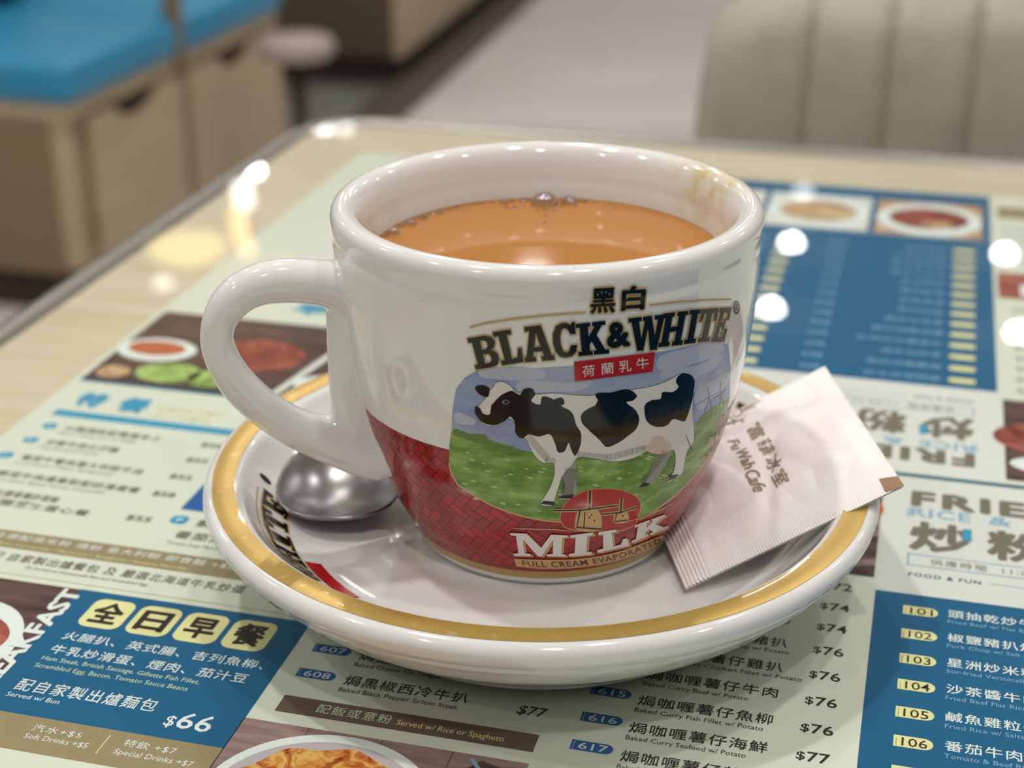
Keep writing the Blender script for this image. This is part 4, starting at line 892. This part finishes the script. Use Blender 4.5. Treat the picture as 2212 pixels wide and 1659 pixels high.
# --- strips above
R_('strip_print', MP['sand'], -228, 280.6, -100, 288.0, 1); T_('strip_lettering', MP['tw'], '自選配湯米粉 通粉 意大利粉 即食麵 +$5', -203, 284.3, -142, 2.5, 2, .004, 1.15)
T_('strip_lettering', MP['yel'], 'Rice Vermicelli / Macaroni / Spaghetti / Instant Noodle', -200, 281.6, -152, 1.1, 2, 0)
T_('strip_lettering', MP['grey'], '配 自家製出爐餐包 及 嚴選北海道牛乳炒蛋', -198.8, 275.2, -135.5, 3.3, 2, .015, 1.12); T_('strip_lettering', MP['grey'], 'All Served w/ Homemade Bun and Scrambled Egg', -188, 273.0, -157.5, 1.2, 2, 0)
for v_ in (270.0,): R_('strip_print', MP['sand'], -228, v_, -116, v_ + .2, 1)
# --- upper left food photo and set list
R_('photo_hotpot', darkf, -228.5, 373.5, -120, 427.5, 1); R_('photo_hotpot', MP['tline'], -228.5, 371.7, -120, 373.5, 1)
ML.add('photo_hotpot', MP['tw'], fill2d([tf(ellipse(-217, 398, 12.5, 8.5), False)]), 2 * LZ); ML.add('photo_hotpot', MP['sred'], fill2d([tf(ellipse(-217.5, 399, 9.2, 5.2), False)]), 3 * LZ)
ML.add('photo_hotpot', salad, fill2d([tf(ellipse(-206, 383, 10, 7), False)]), 2 * LZ); ML.add('photo_hotpot', salad, fill2d([tf(ellipse(-192, 382, 7, 6), False)]), 2 * LZ)
ML.add('photo_hotpot', meat, fill2d([tf(ellipse(-187, 401, 16, 12), False)]), 2 * LZ); ML.add('photo_hotpot', rice_, fill2d([tf(ellipse(-222, 380, 5, 4.5), False)]), 2 * LZ)
poly_('photo_hotpot', MP['white'], [(-172, 373.5), (-169.5, 373.5), (-160, 427.5), (-162.5, 427.5)], 4)
ML.add('photo_hotpot', MP['tw'], fill2d([tf(ellipse(-148, 386, 20, 8), False)]), 3 * LZ); ML.add('photo_hotpot', meat, fill2d([tf(ellipse(-144, 387, 12, 5), False)]), 5 * LZ)
T_('list_lettering', MP['cyan'], '特', -222.4, 355.8, -214, 8.6, 2, .05); T_('list_lettering', MP['cyan'], '餐', -209.5, 355.5, -200.5, 8.6, 2, .05); T_('list_lettering', MP['yel'], '配湯通粉及餐飲', -198, 358.5, -178, 3, 2, 0); T_('list_lettering', MP['yel'], '多士或餐包', -197, 354, -180, 3, 2, 0)
R_('list_print', MP['cyan'], -224.5, 348.6, -166, 352.3, 1)
L_ = [('A', '火腿通粉配雙蛋多士', 'Ham Macaroni w/ Eggs', 340.6, -216.4, -188, '$58'), ('B', '沙嗲牛肉公仔麵', 'Satay Beef Instant Noodle', 331.6, -217, -195.8, '$55'), ('C', '番茄午餐肉意大利粉牛油', 'Luncheon Meat Spaghetti', 322.0, -218.5, -184, '$55'), ('D', '鮮茄牛肉湯意粉配炒滑蛋餐', 'Tomato Beef Soup Noodle', 312.5, -219.6, -180, '$58'), ('E', '星洲火腿香腸炒蛋飯', 'Sausage and Egg on Rice', 303.0, -219.6, -197, '')]
for a_, zh, en, v_, u0, u1, pr in L_:
    ML.add('list_print', MP['cyan'], fill2d([tf(rrect(u0 - 6.6, v_ - .2, u0 - 2.6, v_ + 3.2, 1.4), False)]), 2 * LZ); T_('list_lettering', MP['tw'], a_, u0 - 5.3, v_ + .7, u0 - 4.1, 1.7, 3, .01)
    T_('list_lettering', MP['grey'], zh, u0, v_, u1, 3.0, 2, .02, 1.15); T_('list_lettering', MP['grey'], en, u0, v_ - 2.2, u0 + (u1 - u0) * .8, 1.2, 2, 0)
    if pr: T_('list_lettering', MP['grey'], pr, -176.3, v_ + .2, -170.2, 2.5, 2, .03)
T_('list_lettering', MP['grey'], '鮮火腿芝士蛋心餐', -219, 298.6, -186.5, 3.0, 2, .02, 1.15); T_('list_lettering', MP['grey'], '$55', -176.8, 299.8, -170.2, 2.5, 2, .03)
R_('list_print', MP['blue'], -166, 307.8, -120, 330, 1)
ML.add('list_print', MP['cyan'], fill2d([tf(rrect(-166, 300.8, -161.6, 304.8, 1.5), False)]), 2 * LZ); T_('list_lettering', MP['tw'], 'P', -164.4, 301.9, -163.1, 1.9, 3, .01)
T_('list_lettering', MP['grey'], '鮮牛肉', -159, 300.8, -146, 3.4, 2, .03, 1.2); T_('list_lettering', MP['grey'], '番茄湯通粉', -161.6, 294.6, -140, 3.4, 2, .03, 1.2); T_('list_lettering', MP['grey'], 'Tomato Soup Macaroni w/ Fresh Beef', -162, 291.6, -138, 1.4, 2, 0)
# --- middle columns
def badge(u0, v0, num, mcol, tcol, wd=8.2, h=3.0, flip=False):
    P = [(u0, v0), (u0 + wd - h / 2, v0)] + [(u0 + wd - h / 2 + h / 2 * math.sin(math.pi * k / 8), v0 + h / 2 - h / 2 * math.cos(math.pi * k / 8)) for k in range(1, 8)] + [(u0 + wd - h / 2, v0 + h), (u0, v0 + h)]
    poly_('badge_print', mcol, P, 2, flip)
    for k in range(5): R_('badge_print', tcol, u0 + .45, v0 + .3 + k * .5, u0 + .62, v0 + .5 + k * .5, 3, flip)
    if num: T_('badge_lettering', tcol, num, u0 + 1.5, v0 + .45, u0 + wd - 1.1, h - .9, 3, .004, flip=flip)
for i in range(4): badge(-112.3, 248.9 + 9.2 * i, str(608 - i), MP['blue'], MP['tw'])
def row(u0, v, zh, en, u1=None, ue=None, part='column_lettering', tm=None, h=3.45, flip=False, enm=None):
    T_(part, tm or MP['text'], zh, u0, v, u1, h, 2, .012, 1.13, flip); T_(part, enm or tm or MP['text'], en, u0 - .1, v - 2.25, ue, 1.45, 2, 0, flip=flip)
row(-101.9, 257.5, '焗芝士牛脷', 'Baked Cheese Ox Tongue', -83, -83.2); row(-101.9, 248.4, '焗黑椒西冷牛扒', 'Baked Black Pepper Sirloin Steak', -75.9, -77.1); row(-101.9, 266.7, '焗葡汁雞扒', 'Baked Chicken Steak', -83, -85)
T_('column_lettering', MP['text'], '$77', -65.6, 247.9, -59.6, 3.0, 2, .012, shear=.15); T_('column_lettering', MP['text'], '$76', -65.6, 257.1, -59.6, 3.0, 2, .012, shear=.15)
poly_('bar_print', MP['dbrown'], [(-111.7, 236.8), (-59.4, 236.8), (-59.4, 242.3), (-111.7, 242.3)], 1); T_('bar_lettering', MP['lyel'], '配飯或意粉', -103.8, 238.2, -88.4, 2.9, 2, .002, 1.13); T_('bar_lettering', MP['yel'], 'Served w/ Rice or Spaghetti', -87.2, 238.5, -65.7, 1.7, 2, 0)
names = [('焗咖喱薯仔海鮮', 'Baked Curry Seafood w/ Potato'), ('焗咖喱薯仔魚柳', 'Baked Curry Fish Fillet w/ Potato'), ('焗咖喱薯仔牛肉', 'Baked Curry Beef w/ Potato'), ('焗咖喱薯仔雞扒', 'Baked Curry Chicken Fillet w/ Potato'), ('焗咖喱薯仔豬扒', 'Baked Curry Pork Chop w/ Potato'), ('焗芝士肉醬意粉', 'Baked Spaghetti Bolognese')]
row(-43.1, 238.3, '焗咖喱薯仔雜菜', 'Baked Curry Vegetables w/ Potato', -16.6, -19)
ends = [-20.4, -18.2, -22.2, -12.5, -16, -20]
for i, (zh, en) in enumerate(names): row(-43.2, 247.4 + 9.15 * i, zh, en, -16.7, ends[i])
for i in range(7): badge(-53, 239.6 + 9.15 * i, str(617 - i), MP['blue'], MP['tw'])
for v, p in ((310.0, '72'), (301.2, '74'), (292.6, '74'), (283.6, '76'), (274.4, '76'), (265.2, '76'), (256.0, '76'), (247.1, '77'), (238.0, '77')):
    T_('column_lettering', MP['text'], '$', -11.3, v + .3, -9.6, 2.5, 2, .01); T_('column_lettering', MP['text'], p, -9.3, v, -5.0, 3.1, 2, .012)
# gratin photo at the bottom
R_('photo_gratin_print', plank, -116.5, 150, -59.2, 233.3, 1)
for u_ in (-103, -88, -74): R_('photo_gratin_print', MP['dbrown'], u_, 205, u_ + .25, 233.2, 2)
ML.add('photo_gratin_print', MP['tw'], fill2d([tf(ellipse(-94, 212, 22, 20.5, 60), False)]), 3 * LZ)
ML.add('photo_gratin_print', MP['lilac'], fill2d([tf(ellipse(-94, 211.4, 20.3, 18.8, 60), False)]), 4 * LZ)
gr_out = [(-94 + 19.2 * math.cos(a_) * (1 + .05 * math.sin(7 * a_)), 210.2 + 18.0 * math.sin(a_) * (1 + .04 * math.sin(9 * a_ + 1))) for a_ in np.linspace(0, 2 * math.pi, 73)[:-1]]
poly_('photo_gratin_print', grat, gr_out, 5)
poly_('photo_gratin_print', darkf, [(-72, 226), (-59.2, 221), (-59.2, 229), (-68, 232)], 3)
ML.add('photo_gratin_print', MP['lblue'], (tf(stroke([(-70, 232), (-66, 227), (-60, 223)], .8)[0], False), stroke([(-70, 232), (-66, 227), (-60, 223)], .8)[1]), 4 * LZ)
# --- right block: fried rice and noodles, and the same turned round for the other side of the table
for fl in (False, True):
    R_('block_print', MP['white'], 0 if not fl else -1.2, 312.3, 200 if not fl else 120, 369.6, 1, fl)
    R_('block_print', MP['teal'], 0, 100 if not fl else 179, 200 if not fl else 120, 312.3, 1, fl)
    T_('block_lettering', MP['grey'], 'FRIED', 6.2, 354.6, 44, 7.6, 2, .055, 1.22, fl)
    T_('block_lettering', MP['lblue'], 'RICE', 6.3, 348.9, 20.4, 4.6, 2, .02, 1.1, fl); R_('block_lettering', MP['lblue'], 5.6, 347.9, 6.0, 353.2, 2, fl); T_('block_lettering', MP['lblue'], '&', 24.5, 349.2, 30, 4.4, 2, .02, 1, fl)
    T_('block_lettering', MP['grey'], '炒', 6.4, 332.6, 20.8, 13.4, 2, .04, 1, fl); T_('block_lettering', MP['grey'], '粉', 24.0, 332.6, 38.6, 13.4, 2, .04, 1, fl); T_('block_lettering', MP['grey'], '麵', 42.0, 332.6, 56.4, 13.4, 2, .035, 1, fl)
    R_('block_lettering', MP['cyan'], 18.6, 339.5, 20.6, 345.3, 4, fl)
    for a_ in ((6.3, 330.0, 60, 330.4), (6.3, 325.0, 60, 325.4), (6.3, 325.0, 6.7, 330.4), (59.6, 325, 60, 330.4)): R_('block_lettering', MP['lblue'], *a_, 2, fl)
    T_('block_lettering', MP['grey'], '供應時間  11:00-22:00', 11.5, 326.2, 44, 2.8, 2, .004, 1.25, fl)
    T_('block_lettering', MP['tline'], 'FOOD & FUN', 6.8, 320.2, 22.6, 1.7, 2, .03, 1.2, fl); R_('block_lettering', MP['lblue'], 24.5, 320.9, 60, 321.2, 2, fl)
R_('block_print', MP['tline'], -120, 369.7, 300, 371.5, 3)
zr = ['頭抽乾炒牛河', '椒鹽豬扒炒飯', '星洲炒米粉', '沙茶醬牛肉炒河', '鹹魚雞粒炒飯', '番茄牛肉飯', '揚州炒飯', '鮮茄蛋飯', '乾燒伊麵', '福建炒飯', '生炒牛肉飯', '豉油皇炒麵', '雪菜肉絲米', '叉燒炒飯']
er = ['Fried Beef w/ Flat Rice Noodle', 'Pork Chop w/ Salt and Pepper', 'Stir-fried Vermicelli', 'Fried Beef Flat Rice Noodle', 'Fried Rice w/ Salted Fish', 'Tomato & Beef Rice', 'Yeung Chow Fried Rice', 'Tomato and Egg Rice', 'Braised E-fu Noodle', 'Hokkien Fried Rice', 'Minced Beef Fried Rice', 'Soy Fried Noodle', 'Shredded Pork Vermicelli', 'Barbecue Pork Fried Rice']
for i in range(8):
    v = 304.6 - 9.55 * i
    badge(6.2, v - .9, str(101 + i), MP['yel'], MP['text'], 7.4, 3.6); row(15.7, v, zr[i], er[i], None, None, 'block_lettering', MP['tw'], 3.2, False, MP['lblue'])
for i in range(14):
    v = 306.2 - 8.9 * i
    badge(6.0, v - 1.2, '', MP['yel'], MP['text'], 7.6, 3.4, True); T_('block_lettering', MP['lblue'], zr[i], 15.7, v - 1.2, None, 3.2, 2, .01, 1.15, True)
    T_('block_lettering', MP['lblue'], '$%d' % (62 + i), 50, v - 1.0, 56, 2.8, 2, .01, 1, True)
    badge(68.5, v - 1.2, '', MP['yel'], MP['text'], 6.6, 3.4, True); T_('block_lettering', MP['lblue'], zr[-i - 1], 78, v - 1.2, None, 3.2, 2, .01, 1.15, True)
# plates strip at the far end
R_('photo_plates', MP['teal'], -130, 562.5, 27.2, 617.5, 2)
for k, (u, mt) in enumerate(((5.2, meat), (-35.5, rice_), (-76, meat), (-116, rice_))):
    R_('photo_plates', MP['white'] if k else rice_, u - 19.2, 563.5, u + 19.2, 604.5, 3)
    ML.add('photo_plates', MP['tw'], fill2d([tf(ellipse(u, 583, 19, 19.5, 40), False)]), 4 * LZ); ML.add('photo_plates', mt, fill2d([tf(ellipse(u, 584, 14.5, 12.5, 32), False)]), 5 * LZ)
    ML.add('photo_plates', rice_, fill2d([tf(ellipse(u + 3, 577, 6, 4.5, 20), False)]), 6 * LZ)
# right-hand sheet part at the far side
R_('column_print', MP['cream'], 28.8, 371.6, 200, 618, 2); R_('photo_side', darkf, 29.0, 374, 90, 424, 3); ML.add('photo_side', meat, fill2d([tf(ellipse(45, 400, 19, 11), False)]), 4 * LZ); ML.add('photo_side', MP['tw'], fill2d([tf(ellipse(46, 384, 16, 6), False)]), 4 * LZ)
R_('photo_side', meat, 29.0, 506, 90, 531, 3); R_('photo_side', MP['tw'], 36, 509, 90, 520, 4); R_('column_print', MP['sand'], 30, 592, 90, 606, 3)
for i in range(9): T_('column_lettering', MP['grey'], '$%d' % (48 + i), 33, 494 - 8 * i, 39, 2.8, 3, .01, 1)
for i in range(5): T_('column_lettering', MP['lblue'], zr[i][:4], 31, 576 - 9 * i, 46, 3.2, 3, .01, 1)
# block beside the saucer, right: dark photo, and the far left photos
R_('photo_rice', darkf, -45, 317.5, -.6, 362, 2); ML.add('photo_rice', MP['sred'], fill2d([tf(ellipse(-5, 350, 5, 6), False)]), 3 * LZ); poly_('photo_rice', plank, [(-12, 330), (-.6, 337), (-.6, 346), (-12, 344)], 3); R_('photo_rice', MP['blue'], -14, 325, -8, 330, 3)
ML.add('photo_rice', plank, fill2d([tf([(-14, 317.5), (-.6, 323), (-.6, 326), (-14, 321)], False)]), 3 * LZ)
R_('list_print', MP['sand'], -200, 468, -110, 472.5, 2); R_('list_print', MP['white'], -205, 474, -110, 560, 1)
T_('list_lettering', MP['cyan'], '早餐', -190, 436, -165, 9, 2, .05); T_('list_lettering', MP['sand'], '常餐', -160, 436, -140, 10, 2, .03)
R_('list_print', MP['sand'], -215, 455, -120, 458, 2)
ML.add('photo_soup', MP['lblue'], fill2d([tf(ellipse(-168, 500, 20, 22), False)]), 2 * LZ); ML.add('photo_soup', MP['tw'], fill2d([tf(ellipse(-162, 494, 20, 20), False)]), 3 * LZ); ML.add('photo_soup', meat, fill2d([tf(ellipse(-156, 490, 17, 15), False)]), 4 * LZ)
R_('list_print', MP['lblue'], -192, 508, -168, 514, 5)
ML.build(sheet)
print('tris', sum(len(o.data.polygons) for o in D.objects if o.type == 'MESH'))
